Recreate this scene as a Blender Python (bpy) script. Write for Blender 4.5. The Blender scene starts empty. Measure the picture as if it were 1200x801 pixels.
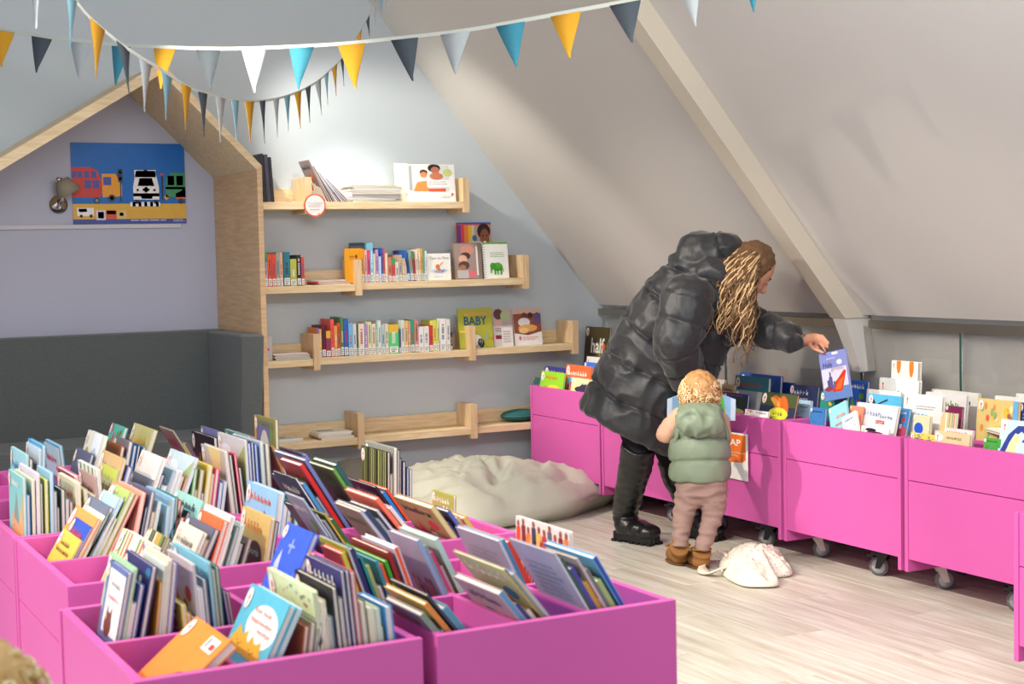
import bpy, bmesh, math, random
from mathutils import Vector, Matrix, noise, Euler
R = math.radians
COL = bpy.context.scene.collection
SC = bpy.context.scene
# ------------------------------------------------------------------ camera (1200 x 801 frame)
FP, CX, CY, HC = 1760.0, 600.0, 400.5, 1.35
_p, _r, _y = R(3.40), R(1.235), R(27.94)
_f = Vector((math.sin(_y)*math.cos(_p), math.cos(_y)*math.cos(_p), -math.sin(_p)))
_rt = Vector((math.cos(_y), -math.sin(_y), 0)); _dn = _f.cross(_rt)
_rx = math.cos(_r)*_rt + math.sin(_r)*_dn
_ry = -math.sin(_r)*_rt + math.cos(_r)*_dn
cam = bpy.data.objects.new('camera', bpy.data.cameras.new('camera')); COL.objects.link(cam)
cam.matrix_world = Matrix(((_rx.x, -_ry.x, -_f.x, 0), (_rx.y, -_ry.y, -_f.y, 0), (_rx.z, -_ry.z, -_f.z, HC), (0, 0, 0, 1)))
cam.data.sensor_width = 36.0; cam.data.lens = 36.0*FP/1200.0
cam.data.clip_start = 0.05; cam.data.clip_end = 100
cam.data.dof.use_dof = True; cam.data.dof.focus_distance = 6.6; cam.data.dof.aperture_fstop = 6.3
SC.camera = cam
# ------------------------------------------------------------------ world and exposure
SC.view_settings.view_transform = 'Standard'; SC.view_settings.look = 'None'
SC.view_settings.gamma = 1.0; SC.view_settings.exposure = 0.35
w = bpy.data.worlds.new('world'); SC.world = w; w.use_nodes = True
w.node_tree.nodes['Background'].inputs[0].default_value = (0.79, 0.86, 1.0, 1)
w.node_tree.nodes['Background'].inputs[1].default_value = 1.36
# ------------------------------------------------------------------ lights (ceiling spots, plus added fill areas)
def spot(loc, to, power, color, size=70, blend=0.6, radius=0.06):
    l = bpy.data.lights.new('ceiling_spot', 'SPOT'); l.energy = power; l.color = color
    l.spot_size = R(size); l.spot_blend = blend; l.shadow_soft_size = radius
    o = bpy.data.objects.new('ceiling_spot', l); COL.objects.link(o); o.location = loc
    o.rotation_euler = (Vector(to)-Vector(loc)).to_track_quat('-Z', 'Y').to_euler()
    return o
WARM = (1.0, 0.89, 0.76)
spot((0.6, 5.6, 2.78), (4.0, 6.0, 0.1), 390, WARM, 50, 0.7, 0.05)
spot((0.6, 3.9, 2.78), (3.9, 4.5, 0.0), 245, WARM, 54, 0.7, 0.05)
spot((0.6, 2.2, 2.78), (3.6, 3.3, 0.0), 165, WARM, 54, 0.7, 0.05)
spot((-1.7, 3.0, 2.78), (0.6, 3.2, 0.3), 330, (1.0, 0.82, 0.66), 62, 0.8, 0.08)
spot((-0.6, 4.6, 2.78), (1.3, 4.6, 0.5), 130, (1.0, 0.90, 0.80), 66, 0.9, 0.2)
spot((3.02, 6.98, 2.80), (3.04, 7.12, 0.0), 60, (1.0, 0.97, 0.90), 66, 0.45, 0.03)
spot((1.9, 6.9, 2.80), (4.1, 7.5, 1.05), 130, (1.0, 0.95, 0.86), 52, 0.6, 0.05)
def area(loc, to, power, color, sx, sy):
    l = bpy.data.lights.new('fill_light', 'AREA'); l.energy = power; l.color = color
    l.shape = 'RECTANGLE'; l.size = sx; l.size_y = sy
    o = bpy.data.objects.new('fill_light', l); COL.objects.link(o); o.location = loc
    o.rotation_euler = (Vector(to)-Vector(loc)).to_track_quat('-Z', 'Y').to_euler()
area((1.1, 3.2, 2.80), (1.3, 3.4, 0), 36, (0.97, 0.96, 1.0), 2.0, 3.0)  # added soft fill over the island, no fixture there
area((1.8, 2.4, 2.80), (3.2, 7.55, 0.9), 84, (0.96, 0.98, 1.0), 3.0, 0.8)  # added fill to brighten the gable wall, not a real fixture

# ------------------------------------------------------------------ image point -> world point helpers
def ray(px, py):
    return _rx*((px-CX)/FP) + _ry*((py-CY)/FP) + _f
def at(px, py, X=None, Y=None, Z=None, D=None):
    d = ray(px, py)
    if X is not None: t = X/d.x
    elif Y is not None: t = Y/d.y
    elif Z is not None: t = (Z-HC)/d.z
    else: t = D
    return Vector((d.x*t, d.y*t, HC+d.z*t))

# ------------------------------------------------------------------ materials
def lin(c):
    if isinstance(c, str):
        c = c.lstrip('#'); c = [int(c[i:i+2], 16)/255 for i in (0, 2, 4)]
    return tuple((x/12.92 if x <= 0.04045 else ((x+0.055)/1.055)**2.4) for x in c)
MATS = {}
def mat(name, col, rough=0.6, spec=0.4, metal=0.0, noise_amt=0.0, nscale=20.0, bump=0.0, bscale=60.0, sheen=0.0, coat=0.0, stretch=None, trans=0.0):
    if name in MATS: return MATS[name]
    m = bpy.data.materials.new(name); m.use_nodes = True; nt = m.node_tree
    b = nt.nodes['Principled BSDF']; c = lin(col)
    b.inputs['Base Color'].default_value = (*c, 1); b.inputs['Roughness'].default_value = rough
    b.inputs['Specular IOR Level'].default_value = spec; b.inputs['Metallic'].default_value = metal
    b.inputs['Sheen Weight'].default_value = sheen; b.inputs['Coat Weight'].default_value = coat
    b.inputs['Transmission Weight'].default_value = trans
    tc = nt.nodes.new('ShaderNodeTexCoord'); mp = nt.nodes.new('ShaderNodeMapping')
    nt.links.new(tc.outputs['Object'], mp.inputs[0])
    if stretch: mp.inputs['Scale'].default_value = stretch
    if noise_amt:
        n = nt.nodes.new('ShaderNodeTexNoise'); n.inputs['Scale'].default_value = nscale; n.inputs['Detail'].default_value = 6
        nt.links.new(mp.outputs[0], n.inputs[0])
        mx = nt.nodes.new('ShaderNodeMix'); mx.data_type = 'RGBA'
        lo = tuple(max(0, x*(1-noise_amt)) for x in c); hi = tuple(min(1, x*(1+noise_amt)) for x in c)
        mx.inputs[6].default_value = (*lo, 1); mx.inputs[7].default_value = (*hi, 1)
        nt.links.new(n.outputs[0], mx.inputs[0]); nt.links.new(mx.outputs[2], b.inputs['Base Color'])
    if bump:
        n2 = nt.nodes.new('ShaderNodeTexNoise'); n2.inputs['Scale'].default_value = bscale; n2.inputs['Detail'].default_value = 4
        nt.links.new(mp.outputs[0], n2.inputs[0])
        bp = nt.nodes.new('ShaderNodeBump'); bp.inputs['Strength'].default_value = bump; bp.inputs['Distance'].default_value = 0.004
        nt.links.new(n2.outputs[0], bp.inputs['Height']); nt.links.new(bp.outputs[0], b.inputs['Normal'])
    MATS[name] = m; return m
def wood(name, c1, c2, stretch, rough=0.5, scale=6.0, random_tint=0.0):
    m = bpy.data.materials.new(name); m.use_nodes = True; nt = m.node_tree; b = nt.nodes['Principled BSDF']
    tc = nt.nodes.new('ShaderNodeTexCoord'); mp = nt.nodes.new('ShaderNodeMapping'); mp.inputs['Scale'].default_value = stretch
    nt.links.new(tc.outputs['Object'], mp.inputs[0])
    oi = nt.nodes.new('ShaderNodeObjectInfo')
    va = nt.nodes.new('ShaderNodeVectorMath'); va.operation = 'ADD'
    nt.links.new(mp.outputs[0], va.inputs[0])
    sc = nt.nodes.new('ShaderNodeMath'); sc.operation = 'MULTIPLY'; sc.inputs[1].default_value = 37.0
    nt.links.new(oi.outputs['Random'], sc.inputs[0]); nt.links.new(sc.outputs[0], va.inputs[1])
    n = nt.nodes.new('ShaderNodeTexNoise'); n.inputs['Scale'].default_value = scale; n.inputs['Detail'].default_value = 8; n.inputs['Distortion'].default_value = 0.6
    nt.links.new(va.outputs[0], n.inputs[0])
    cr = nt.nodes.new('ShaderNodeValToRGB'); cr.color_ramp.elements[0].position = 0.32; cr.color_ramp.elements[1].position = 0.68
    cr.color_ramp.elements[0].color = (*lin(c1), 1); cr.color_ramp.elements[1].color = (*lin(c2), 1)
    nt.links.new(n.outputs[0], cr.inputs[0]); out = cr.outputs[0]
    if random_tint:
        mm = nt.nodes.new('ShaderNodeHueSaturation')
        mr = nt.nodes.new('ShaderNodeMapRange'); mr.inputs[3].default_value = 1-random_tint; mr.inputs[4].default_value = 1+random_tint
        nt.links.new(oi.outputs['Random'], mr.inputs[0]); nt.links.new(mr.outputs[0], mm.inputs['Value'])
        nt.links.new(out, mm.inputs['Color']); out = mm.outputs[0]
    nt.links.new(out, b.inputs['Base Color']); b.inputs['Roughness'].default_value = rough
    b.inputs['Specular IOR Level'].default_value = 0.35
    MATS[name] = m; return m
def vcol_mat(name, rough, coat=0.0):
    m = bpy.data.materials.new(name); m.use_nodes = True; nt = m.node_tree; b = nt.nodes['Principled BSDF']
    a = nt.nodes.new('ShaderNodeAttribute'); a.attribute_name = 'col'
    n = nt.nodes.new('ShaderNodeTexNoise'); n.inputs['Scale'].default_value = 24; tc = nt.nodes.new('ShaderNodeTexCoord')
    nt.links.new(tc.outputs['Object'], n.inputs[0])
    mr = nt.nodes.new('ShaderNodeMapRange'); mr.inputs[3].default_value = 0.9; mr.inputs[4].default_value = 1.08
    nt.links.new(n.outputs[0], mr.inputs[0])
    h = nt.nodes.new('ShaderNodeHueSaturation'); nt.links.new(a.outputs['Color'], h.inputs['Color']); nt.links.new(mr.outputs[0], h.inputs['Value'])
    nt.links.new(h.outputs[0], b.inputs['Base Color'])
    b.inputs['Roughness'].default_value = rough; b.inputs['Coat Weight'].default_value = coat
    b.inputs['Specular IOR Level'].default_value = 0.35
    MATS[name] = m; return m
PRINT = vcol_mat('printed_paper', 0.42)
PAGES = mat('page_edges', '#e6e0d2', 0.85, 0.2, noise_amt=0.12, nscale=90, stretch=(14, 1, 1))
PINK = mat('pink_lacquer', '#cb5aa4', 0.42, 0.4, noise_amt=0.03, nscale=3)
PLY = wood('pine_ply', '#c9a276', '#dcbb90', (2.0, 2.0, 22.0), 0.5, 3.0)
PLYH = wood('pine_board', '#d6b98c', '#e9d3ab', (2.0, 22.0, 22.0), 0.5, 3.0)
WALLB = mat('blue_grey_paint', '#c1c9cc', 0.85, 0.2, noise_amt=0.02, nscale=2)
WALLN = mat('lilac_grey_paint', '#b7b8c6', 0.85, 0.2, noise_amt=0.02, nscale=2)
WALLW = mat('white_paint', '#cdc9c2', 0.85, 0.2, noise_amt=0.02, nscale=2)
BEAMM = mat('cream_beam_paint', '#cfc5b2', 0.8, 0.2, noise_amt=0.02, nscale=4)
FLOORM = wood('pale_oak_laminate', '#b9b3a0', '#d9d9cd', (14.0, 1.1, 4.0), 0.38, 2.2, 0.06)
STEEL = mat('brushed_steel', '#9a9488', 0.35, 0.5, 0.9)
GEDGE = mat('green_glass_edge', '#1f4a40', 0.15, 0.6)
GREYF = mat('charcoal_upholstery', '#5f6361', 0.95, 0.1, noise_amt=0.35, nscale=160, bump=0.5, bscale=400, sheen=0.2)

# ------------------------------------------------------------------ object helpers
def mesh_from(verts, faces, name):
    me = bpy.data.meshes.new(name); me.from_pydata([tuple(v) for v in verts], [], faces); me.update(); return me
def link(name, me, parent=None, mats=None, smooth=False):
    o = bpy.data.objects.new(name, me); COL.objects.link(o)
    if mats:
        for m in (mats if isinstance(mats, (list, tuple)) else [mats]): me.materials.append(m)
    if smooth:
        me.polygons.foreach_set('use_smooth', [True]*len(me.polygons))
    if parent: o.parent = parent
    return o
def wm(o):
    m = o.matrix_basis.copy(); q = o.parent
    while q: m = q.matrix_basis @ m; q = q.parent
    return m
def put(name, bm, m, parent=None, smooth=False, world=True, bevel=0.0):
    """link a bmesh authored in world space as one object (child of parent if given)"""
    if bevel: bmesh.ops.bevel(bm, geom=bm.edges[:], offset=bevel, segments=1, affect='EDGES', profile=0.5)
    bmesh.ops.recalc_face_normals(bm, faces=bm.faces[:])
    me = bpy.data.meshes.new(name)
    if parent and world: bmesh.ops.transform(bm, matrix=wm(parent).inverted(), verts=bm.verts[:])
    org = None
    if not parent and bm.verts:
        vs = [v.co for v in bm.verts]
        org = Vector((sum(v.x for v in vs)/len(vs), sum(v.y for v in vs)/len(vs), min(v.z for v in vs)))
        bmesh.ops.translate(bm, vec=-org, verts=bm.verts[:])
    bm.to_mesh(me); bm.free()
    o = link(name, me, parent, m, smooth)
    if org: o.location = org
    return o
def thing(name, label, cat, loc=(0, 0, 0), rot=(0, 0, 0), group=None):
    o = bpy.data.objects.new(name, None); COL.objects.link(o); o.empty_display_size = 0.05
    o.location = loc; o.rotation_euler = rot; o['label'] = label; o['category'] = cat
    if group: o['group'] = group
    return o
def tag(o, label, cat, group=None):
    o['label'] = label; o['category'] = cat
    if group: o['group'] = group
    return o
def box(bm, x0, x1, y0, y1, z0, z1):
    vs = [bm.verts.new(p) for p in ((x0, y0, z0), (x1, y0, z0), (x1, y1, z0), (x0, y1, z0), (x0, y0, z1), (x1, y0, z1), (x1, y1, z1), (x0, y1, z1))]
    for f in ((0, 3, 2, 1), (4, 5, 6, 7), (0, 1, 5, 4), (1, 2, 6, 5), (2, 3, 7, 6), (3, 0, 4, 7)): bm.faces.new([vs[i] for i in f])
    return vs
def bx(*a):
    bm = bmesh.new(); box(bm, *a); return bm
def prism(bm, pts, vec):
    a = [bm.verts.new(p) for p in pts]; b = [bm.verts.new(Vector(p)+Vector(vec)) for p in pts]; n = len(a)
    bm.faces.new(a[::-1]); bm.faces.new(b)
    for i in range(n): bm.faces.new((a[i], a[(i+1) % n], b[(i+1) % n], b[i]))
def tube(bm, pts, rads, seg=8, cap=True):
    pts = [Vector(p) for p in pts]
    if not isinstance(rads, (list, tuple)): rads = [rads]*len(pts)
    rings = []; up = None
    for i, p in enumerate(pts):
        t = (pts[min(i+1, len(pts)-1)]-pts[max(i-1, 0)]).normalized()
        if up is None:
            up = t.orthogonal().normalized()
        up = (up - t*up.dot(t)); up = up.normalized() if up.length > 1e-6 else t.orthogonal().normalized()
        s = t.cross(up)
        rings.append([bm.verts.new(p+(up*math.cos(2*math.pi*k/seg)+s*math.sin(2*math.pi*k/seg))*rads[i]) for k in range(seg)])
    for a, b in zip(rings, rings[1:]):
        for k in range(seg): bm.faces.new((a[k], a[(k+1) % seg], b[(k+1) % seg], b[k]))
    if cap: bm.faces.new(rings[0][::-1]); bm.faces.new(rings[-1])
def ball(bm, c, r, sc=(1, 1, 1), seg=16, rings=10, rot=None):
    m = Matrix.Translation(c)
    if rot: m = m @ rot.to_4x4()
    m = m @ Matrix.Diagonal((sc[0]*r, sc[1]*r, sc[2]*r, 1))
    bmesh.ops.create_uvsphere(bm, u_segments=seg, v_segments=rings, radius=1, matrix=m)
def remeshed(bm, voxel, smooth_it=4, factor=0.5):
    me = bpy.data.meshes.new('tmp'); bmesh.ops.recalc_face_normals(bm, faces=bm.faces[:]); bm.to_mesh(me); bm.free()
    o = bpy.data.objects.new('tmp', me); COL.objects.link(o)
    r = o.modifiers.new('r', 'REMESH'); r.mode = 'VOXEL'; r.voxel_size = voxel
    if smooth_it:
        s = o.modifiers.new('s', 'SMOOTH'); s.iterations = smooth_it; s.factor = factor
    dg = bpy.context.evaluated_depsgraph_get(); ev = o.evaluated_get(dg)
    out = bmesh.new(); out.from_mesh(ev.to_mesh()); ev.to_mesh_clear()
    bpy.data.objects.remove(o); bpy.data.meshes.remove(me)
    return out
def capsule(bm, a, b, ra, rb, seg=14):
    a = Vector(a); b = Vector(b); n = 6
    tube(bm, [a.lerp(b, i/n) for i in range(n+1)], [ra+(rb-ra)*i/n for i in range(n+1)], seg)
    ball(bm, a, ra, seg=seg, rings=8); ball(bm, b, rb, seg=seg, rings=8)

# ------------------------------------------------------------------ flat print (coloured polygons lying on a surface)
_tc = {}
def text_polys(s, bold=False):
    if s in _tc: return _tc[s]
    cu = bpy.data.curves.new('t', 'FONT'); cu.body = s; cu.size = 1.0; cu.resolution_u = 2
    if bold: cu.offset = 0.02
    o = bpy.data.objects.new('t', cu); COL.objects.link(o)
    dg = bpy.context.evaluated_depsgraph_get(); ev = o.evaluated_get(dg); me = ev.to_mesh()
    vs = [(v.co.x, v.co.y) for v in me.vertices]; ps = [[vs[i] for i in p.vertices] for p in me.polygons]
    ev.to_mesh_clear(); bpy.data.objects.remove(o); bpy.data.curves.remove(cu)
    xs = [v[0] for v in vs]; ys = [v[1] for v in vs]
    x0, x1, y0, y1 = min(xs), max(xs), min(ys), max(ys)
    ps = [[((x-x0)/(x1-x0), (y-y0)/(y1-y0)) for x, y in p] for p in ps]
    _tc[s] = ps; return ps
def P_rect(u0, v0, u1, v1, c): return ([(u0, v0), (u1, v0), (u1, v1), (u0, v1)], c)
def P_ell(u, v, a, b, c, n=14, rot=0.0, asp=1.0):
    return ([(u+a*math.cos(t)*math.cos(rot)-b*math.sin(t)*math.sin(rot), v+(a*math.cos(t)*math.sin(rot)+b*math.sin(t)*math.cos(rot))*asp) for t in [2*math.pi*i/n for i in range(n)]], c)
def P_text(s, u0, v0, u1, v1, c, bold=False): return [([(u0+x*(u1-u0), v0+y*(v1-v0)) for x, y in p], c) for p in text_polys(s, bold)]
def P_lines(rng, u0, v0, u1, v1, n, c, th=0.35):
    out = []; h = (v1-v0)/n
    for i in range(n):
        u = u0; e = u1-rng.random()*0.2*(u1-u0)
        while u < e:
            wd = min(e-u, (0.04+rng.random()*0.08)*(u1-u0)*2); out.append(P_rect(u, v1-(i+1)*h+h*0.3, u+wd, v1-(i+1)*h+h*(0.3+th), c)); u += wd+0.02*(u1-u0)*1.6
    return out
def P_scrawl(rng, u0, v0, u1, v1, c, n=6):
    """an illegible hand-lettered title: upright strokes and bows"""
    out = []; wd = (u1-u0)/n; hh = v1-v0
    for i in range(n):
        x = u0+i*wd; k = rng.random(); top = v0+hh*(0.6+0.4*rng.random()); s = wd*0.22
        out.append(P_rect(x+wd*0.1, v0, x+wd*0.1+s, top, c))
        if k < 0.45: out.append(P_rect(x+wd*0.1, v0+hh*0.32, x+wd*0.75, v0+hh*0.32+hh*0.16, c))
        if k > 0.25: out.append(P_rect(x+wd*0.55, v0, x+wd*0.55+s, v0+hh*(0.4+0.2*rng.random()), c))
        if k > 0.7: out.append(P_ell(x+wd*0.45, v0+hh*0.25, wd*0.3, hh*0.22, c, 8))
    return out
def add_print(name, polys, frame, parent, mat_=None, step=0.00012, base=0.0004):
    """frame: function (u, v, h) -> parent-local point"""
    vs, fs, cs = [], [], []
    for k, (pts, c) in enumerate(polys):
        h = base+step*min(k, 12)
        i0 = len(vs)
        vs += [frame(min(1, max(0, u)), min(1, max(0, v)), h) for u, v in pts]
        fs.append(list(range(i0, len(vs)))); cs += [lin(c)]*len(pts)
    me = mesh_from(vs, fs, name)
    a = me.color_attributes.new('col', 'FLOAT_COLOR', 'POINT')
    flat = []
    for c in cs: flat += [c[0], c[1], c[2], 1.0]
    a.data.foreach_set('color', flat)
    return link(name, me, parent, mat_ or PRINT)
def paint(o, c):
    me = o.data; a = me.color_attributes.new('col', 'FLOAT_COLOR', 'POINT')
    cl = lin(c); a.data.foreach_set('color', [cl[0], cl[1], cl[2], 1.0]*len(me.vertices))

# ------------------------------------------------------------------ cover designs
DARK = '#2a2d3a'
def art(kind, rng, bg, accent=None):
    a = accent or rng.choice(['#e06030', '#f0c030', '#3a7fb5', '#d23a4a', '#5b9a4a', '#f3efe4', '#37304f'])
    b = rng.choice(['#f3efe4', '#7a4a2a', '#4a8a6a', '#e9b04a', '#c44a6a', '#5a78a8'])
    L = []
    if kind == 'text':
        L += P_lines(rng, .15, .35, .85, .80, 7, a if accent else '#8c8c96')
    elif kind == 'plain':
        d_ = rng.random()
        if d_ < .4: L += [P_ell(.3+.4*rng.random(), .25+.2*rng.random(), .14+.12*rng.random(), .10+.1*rng.random(), b, 12, rng.random()), P_ell(.3+.4*rng.random(), .35+.2*rng.random(), .07, .06, a, 10)]
        elif d_ < .7: L += [([(0, 0), (1, 0), (1, .25+.2*rng.random()), (.5, .3+.2*rng.random()), (0, .25+.2*rng.random())], b), P_ell(.2+.6*rng.random(), .5, .08, .08, a, 9), ([(.55, .3), (.65, .62), (.78, .3)], rng.choice(['#4a6a4a', '#6a4a3a', '#3a5a7a']))]
        elif d_ < .85: L += [P_ell(.1+.8*rng.random(), .08+.55*rng.random(), .03, .03, rng.choice([a, b]), 7) for _ in range(9)]
        L += P_scrawl(rng, .15, .72, .85, .86, a)
    elif kind == 'animal':
        L += [P_ell(.5, .30, .30, .20, a), P_ell(.62, .50, .17, .13, a), ([(.52, .58), (.56, .72), (.62, .61)], a), ([(.66, .61), (.72, .72), (.76, .57)], a), P_ell(.58, .52, .02, .015, DARK, 6), P_ell(.67, .52, .02, .015, DARK, 6), P_rect(0, 0, 1, .14, b)]
        L += P_scrawl(rng, .14, .76, .86, .90, b if b != bg else a)
    elif kind == 'scene':
        L += [([(0, 0), (1, 0), (1, .34), (.6, .42), (.25, .30), (0, .38)], b), P_ell(.72, .62, .12, .09, a), ([(.15, .3), (.28, .62), (.42, .3)], a), P_rect(.5, .3, .66, .46, '#f3efe4'), ([(.48, .46), (.58, .56), (.68, .46)], '#a8402f'), P_ell(.24, .14, .09, .06, '#3f6d4a')]
        L += P_scrawl(rng, .12, .80, .88, .92, DARK if rng.random() < .5 else '#f5f2e8')
    elif kind == 'confetti':
        for i in range(26): L.append(P_ell(.06+.88*rng.random(), .05+.9*rng.random(), .03+.07*rng.random(), .02+.05*rng.random(), rng.choice([a, b, '#e0563a', '#e8c040', '#3f8f80', '#4b68a8', '#8e3f5a']), 7, rng.random()*3))
    elif kind == 'stripes':
        for i in range(9): L.append(P_rect(.04+i*.105, 0, .09+i*.105, 1, rng.choice([a, b, '#f3efe4', '#6a9a5a', '#e07a3a'])))
    elif kind == 'figures':
        for i in range(5):
            u = .2+.15*i; h = .25+.2*rng.random(); c = rng.choice(['#7a3b3b', '#c46a4a', '#4d4a3a', '#a08050'])
            L += [P_rect(u-.03, .12, u+.03, h, c), P_ell(u, h+.05, .045, .045, '#8a5a44', 8), P_rect(u-.05, h-.1, u+.05, h-.03, c)]
    elif kind == 'whale':
        L += [([(0, 0), (1, 0), (1, .18), (.6, .34), (.2, .22), (0, .3)], '#1b3fae'), P_ell(.42, .22, .30, .10, '#2e4aa0', rot=.35), ([(.2, .12), (.05, .30), (.26, .22)], '#8aa7e8'), ([(.12, .55), (.22, .72), (.30, .52), (.22, .38)], '#b9c8ee'), ([(.5, .12), (.8, .3), (.9, .55), (.7, .4)], '#7f9df0'), P_rect(.45, .70, .50, .86, '#8fa6ff'), P_rect(.38, .77, .60, .80, '#8fa6ff'), P_ell(.22, .47, .05, .05, '#e08a4a', 8), P_ell(.7, .33, .08, .05, '#e9e4d8', 9), P_ell(.80, .14, .10, .03, '#dfe6ff', 9)]
    elif kind == 'cats':
        L += [P_ell(.62, .50, .36, .33, '#f4f2ee', 22), P_ell(.27, .13, .22, .17, '#dba93c', 14), ([(.10, .22), (.17, .40), (.27, .28)], '#dba93c'), ([(.30, .28), (.40, .38), (.42, .22)], '#dba93c'), P_ell(.62, .10, .22, .15, '#dba93c', 14), ([(.48, .20), (.54, .34), (.62, .24)], '#dba93c'), ([(.66, .24), (.76, .32), (.80, .16)], '#dba93c')]
        L += [P_ell(x, y, .015, .012, DARK, 6) for x, y in ((.22, .17), (.33, .16), (.57, .13), (.67, .12))] + [P_ell(.275, .13, .02, .012, '#8b3a2a', 6), P_ell(.62, .09, .02, .012, '#8b3a2a', 6)]
        L += P_text('Een heel', .36, .67, .76, .75, '#d8452f') + P_text('bijzonder', .34, .50, .88, .60, '#d8452f') + P_text('nestje', .58, .38, .90, .47, '#d8452f')
    elif kind == 'bear':
        L += [P_rect(.16, .24, 1, .94, '#efece9'), P_ell(.45, .34, .2, .14, '#6b3b33'), ([(.3, .4), (.36, .56), (.44, .44)], '#6b3b33'), ([(.5, .45), (.58, .56), (.62, .42)], '#6b3b33'), P_rect(0, 0, 1, .06, '#c94b3a'), P_ell(.33, .42, .04, .05, '#caa06a', 8), P_rect(.03, .45, .12, .7, '#8b93c0')]
        L += P_scrawl(rng, .34, .76, .86, .84, '#8a8894', 7) + P_scrawl(rng, .28, .62, .9, .68, '#d9768a', 7)
    elif kind == 'duck':
        L += [P_ell(.75, .35, .17, .14, '#4a4a52'), P_ell(.62, .5, .1, .08, '#4a4a52'), ([(.0, .1), (.3, .35), (.2, .0)], '#eceae2'), P_ell(.4, .22, .2, .12, '#f2e04a')]
    elif kind == 'boris':
        L += [P_ell(.62, .32, .27, .27, '#3a332c', 18), P_rect(.34, 0, .9, .22, '#5a4638'), P_rect(.2, 0, .45, .34, '#6a5a50'), P_rect(.2, .34, .45, .46, '#d9d3c4')] + P_scrawl(rng, .15, .72, .8, .86, '#c2763a', 6) + P_text('Boris', .42, .38, .78, .48, '#a9cfd0')
    elif kind == 'card':
        L += P_scrawl(rng, .12, .62, .85, .78, '#6c6a72', 8) + P_scrawl(rng, .3, .45, .8, .54, '#8c8a92', 6)
    elif kind == 'forest':
        for i in range(15):
            u = .02+.065*i; L.append(P_rect(u, .25, u+.02+.015*rng.random(), 1, rng.choice(['#8c9a5a', '#6e7d3f', '#aab06a', '#3f3a2a'])))
        L += [P_rect(0, 0, 1, .26, '#33291f')]
    elif kind == 'kids':
        cs = ['#d8482f', '#7b2e2e', '#e07a3a', '#3a3f52', '#e5b04a', '#b93a3a', '#5b5f78']
        for i in range(10):
            u = .05+.1*i; c = cs[i % 7]
            k_ = .12*math.sin(i*2.4)
            L += [([(u-.05+k_*.3, .50), (u+.05, .52), (u+.04, .88+k_*.4), (u-.035, .88+k_*.4)], c), ([(u-.04, .18), (u-.012, .16), (u+.0, .55), (u-.04, .55)], cs[(i+3) % 7]), ([(u+.01, .20), (u+.04, .17), (u+.045, .55), (u+.005, .55)], cs[(i+5) % 7]), P_ell(u+.002, .92+k_*.4, .026, .045, '#8a5a48', 8), ([(u+.03, .8), (u+.075, .66), (u+.055, .62), (u+.02, .7)], cs[(i+2) % 7])]
        L += P_lines(rng, .3, .02, .9, .14, 2, '#e07a3a')
    elif kind == 'arch':
        L += [P_rect(.08, .0, .88, .95, '#6f6798'), P_ell(.48, .45, .26, .4, '#c9c3b4', 16), P_rect(.22, 0, .74, .45, '#c9c3b4'), P_rect(.74, .1, .88, .9, '#6c8a4a'), P_ell(.8, .5, .05, .1, '#c9683a', 8), P_rect(.0, .0, .1, 1, '#c49a4a')] + P_scrawl(rng, .1, .88, .9, .98, '#8f9a3a', 8)
    elif kind == 'splat':
        L += [P_ell(.55, .25, .18, .10, '#57604a', 11), P_ell(.62, .33, .08, .08, '#4a4a44', 9), P_ell(.42, .2, .1, .05, '#7b8a6a', 9)] + [P_ell(.35+.4*rng.random(), .3+.25*rng.random(), .012, .012, '#4a4a44', 5) for i in range(12)]
    elif kind == 'green_frame':
        L += [P_rect(0, .86, 1, 1, '#9ec03a')] + P_lines(rng, .2, .05, .9, .4, 2, '#5a3a2a', .5)
    elif kind == 'bunny':
        L += [P_ell(.72, .35, .18, .12, '#474b66'), P_rect(.55, .4, .6, .7, '#474b66'), P_rect(.68, .42, .73, .72, '#474b66')]
    elif kind == 'portrait':
        L += [P_rect(.5, 0, 1, 1, '#dfe7f2'), P_ell(.25, .6, .16, .22, '#a9a05a'), P_ell(.3, .3, .2, .16, '#c9b27a'), P_ell(.7, .25, .15, .1, '#4d5a6a')] + P_scrawl(rng, .55, .7, .9, .84, '#4a5f8a', 5)
    elif kind == 'mouse_old':
        L += [([(.55, 0), (1, 0), (1, .8), (.8, .5)], '#d9a96a'), P_ell(.45, .30, .24, .20, '#e6a06a', 14), ([(.35, .4), (.55, .75), (.7, .35)], '#8a8f8a'), P_ell(.38, .3, .02, .02, DARK, 6)] + P_scrawl(rng, .2, .84, .8, .93, '#e9e9dd', 7)
    elif kind == 'halt':
        for i in range(16): L.append(P_rect(.05+.06*i, 0, .08+.06*i, .2+.6*rng.random(), rng.choice(['#7a8a4a', '#c9a86a', '#4a6a3a', '#a8683a'])))
        L += [P_ell(.30, .12, .15, .12, '#d83a2a'), P_ell(.8, .72, .07, .05, '#e0663a', 8), P_ell(.58, .5, .16, .05, '#e0a030', 9)] + P_text('half', .28, .62, .82, .84, '#f3efe4', True)
    elif kind == 'virus':
        L += P_text('Virus', .2, .60, .70, .80, '#e8642a', True) + [P_ell(.6, .18, .24, .14, '#f0d23a', 12), P_ell(.25, .16, .06, .06, '#e8642a', 8)]
    elif kind == 'orange_city':
        L += [P_rect(.1, .1, .95, .6, '#7cc0d8')] + [P_rect(.12+.1*i, .1, .19+.1*i, .25+.25*rng.random(), rng.choice(['#d23a4a', '#2a6a8a', '#5a3a6a', '#e8c040'])) for i in range(8)] + P_scrawl(rng, .12, .66, .85, .82, '#f7ead8', 8)
    elif kind == 'hotel':
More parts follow.
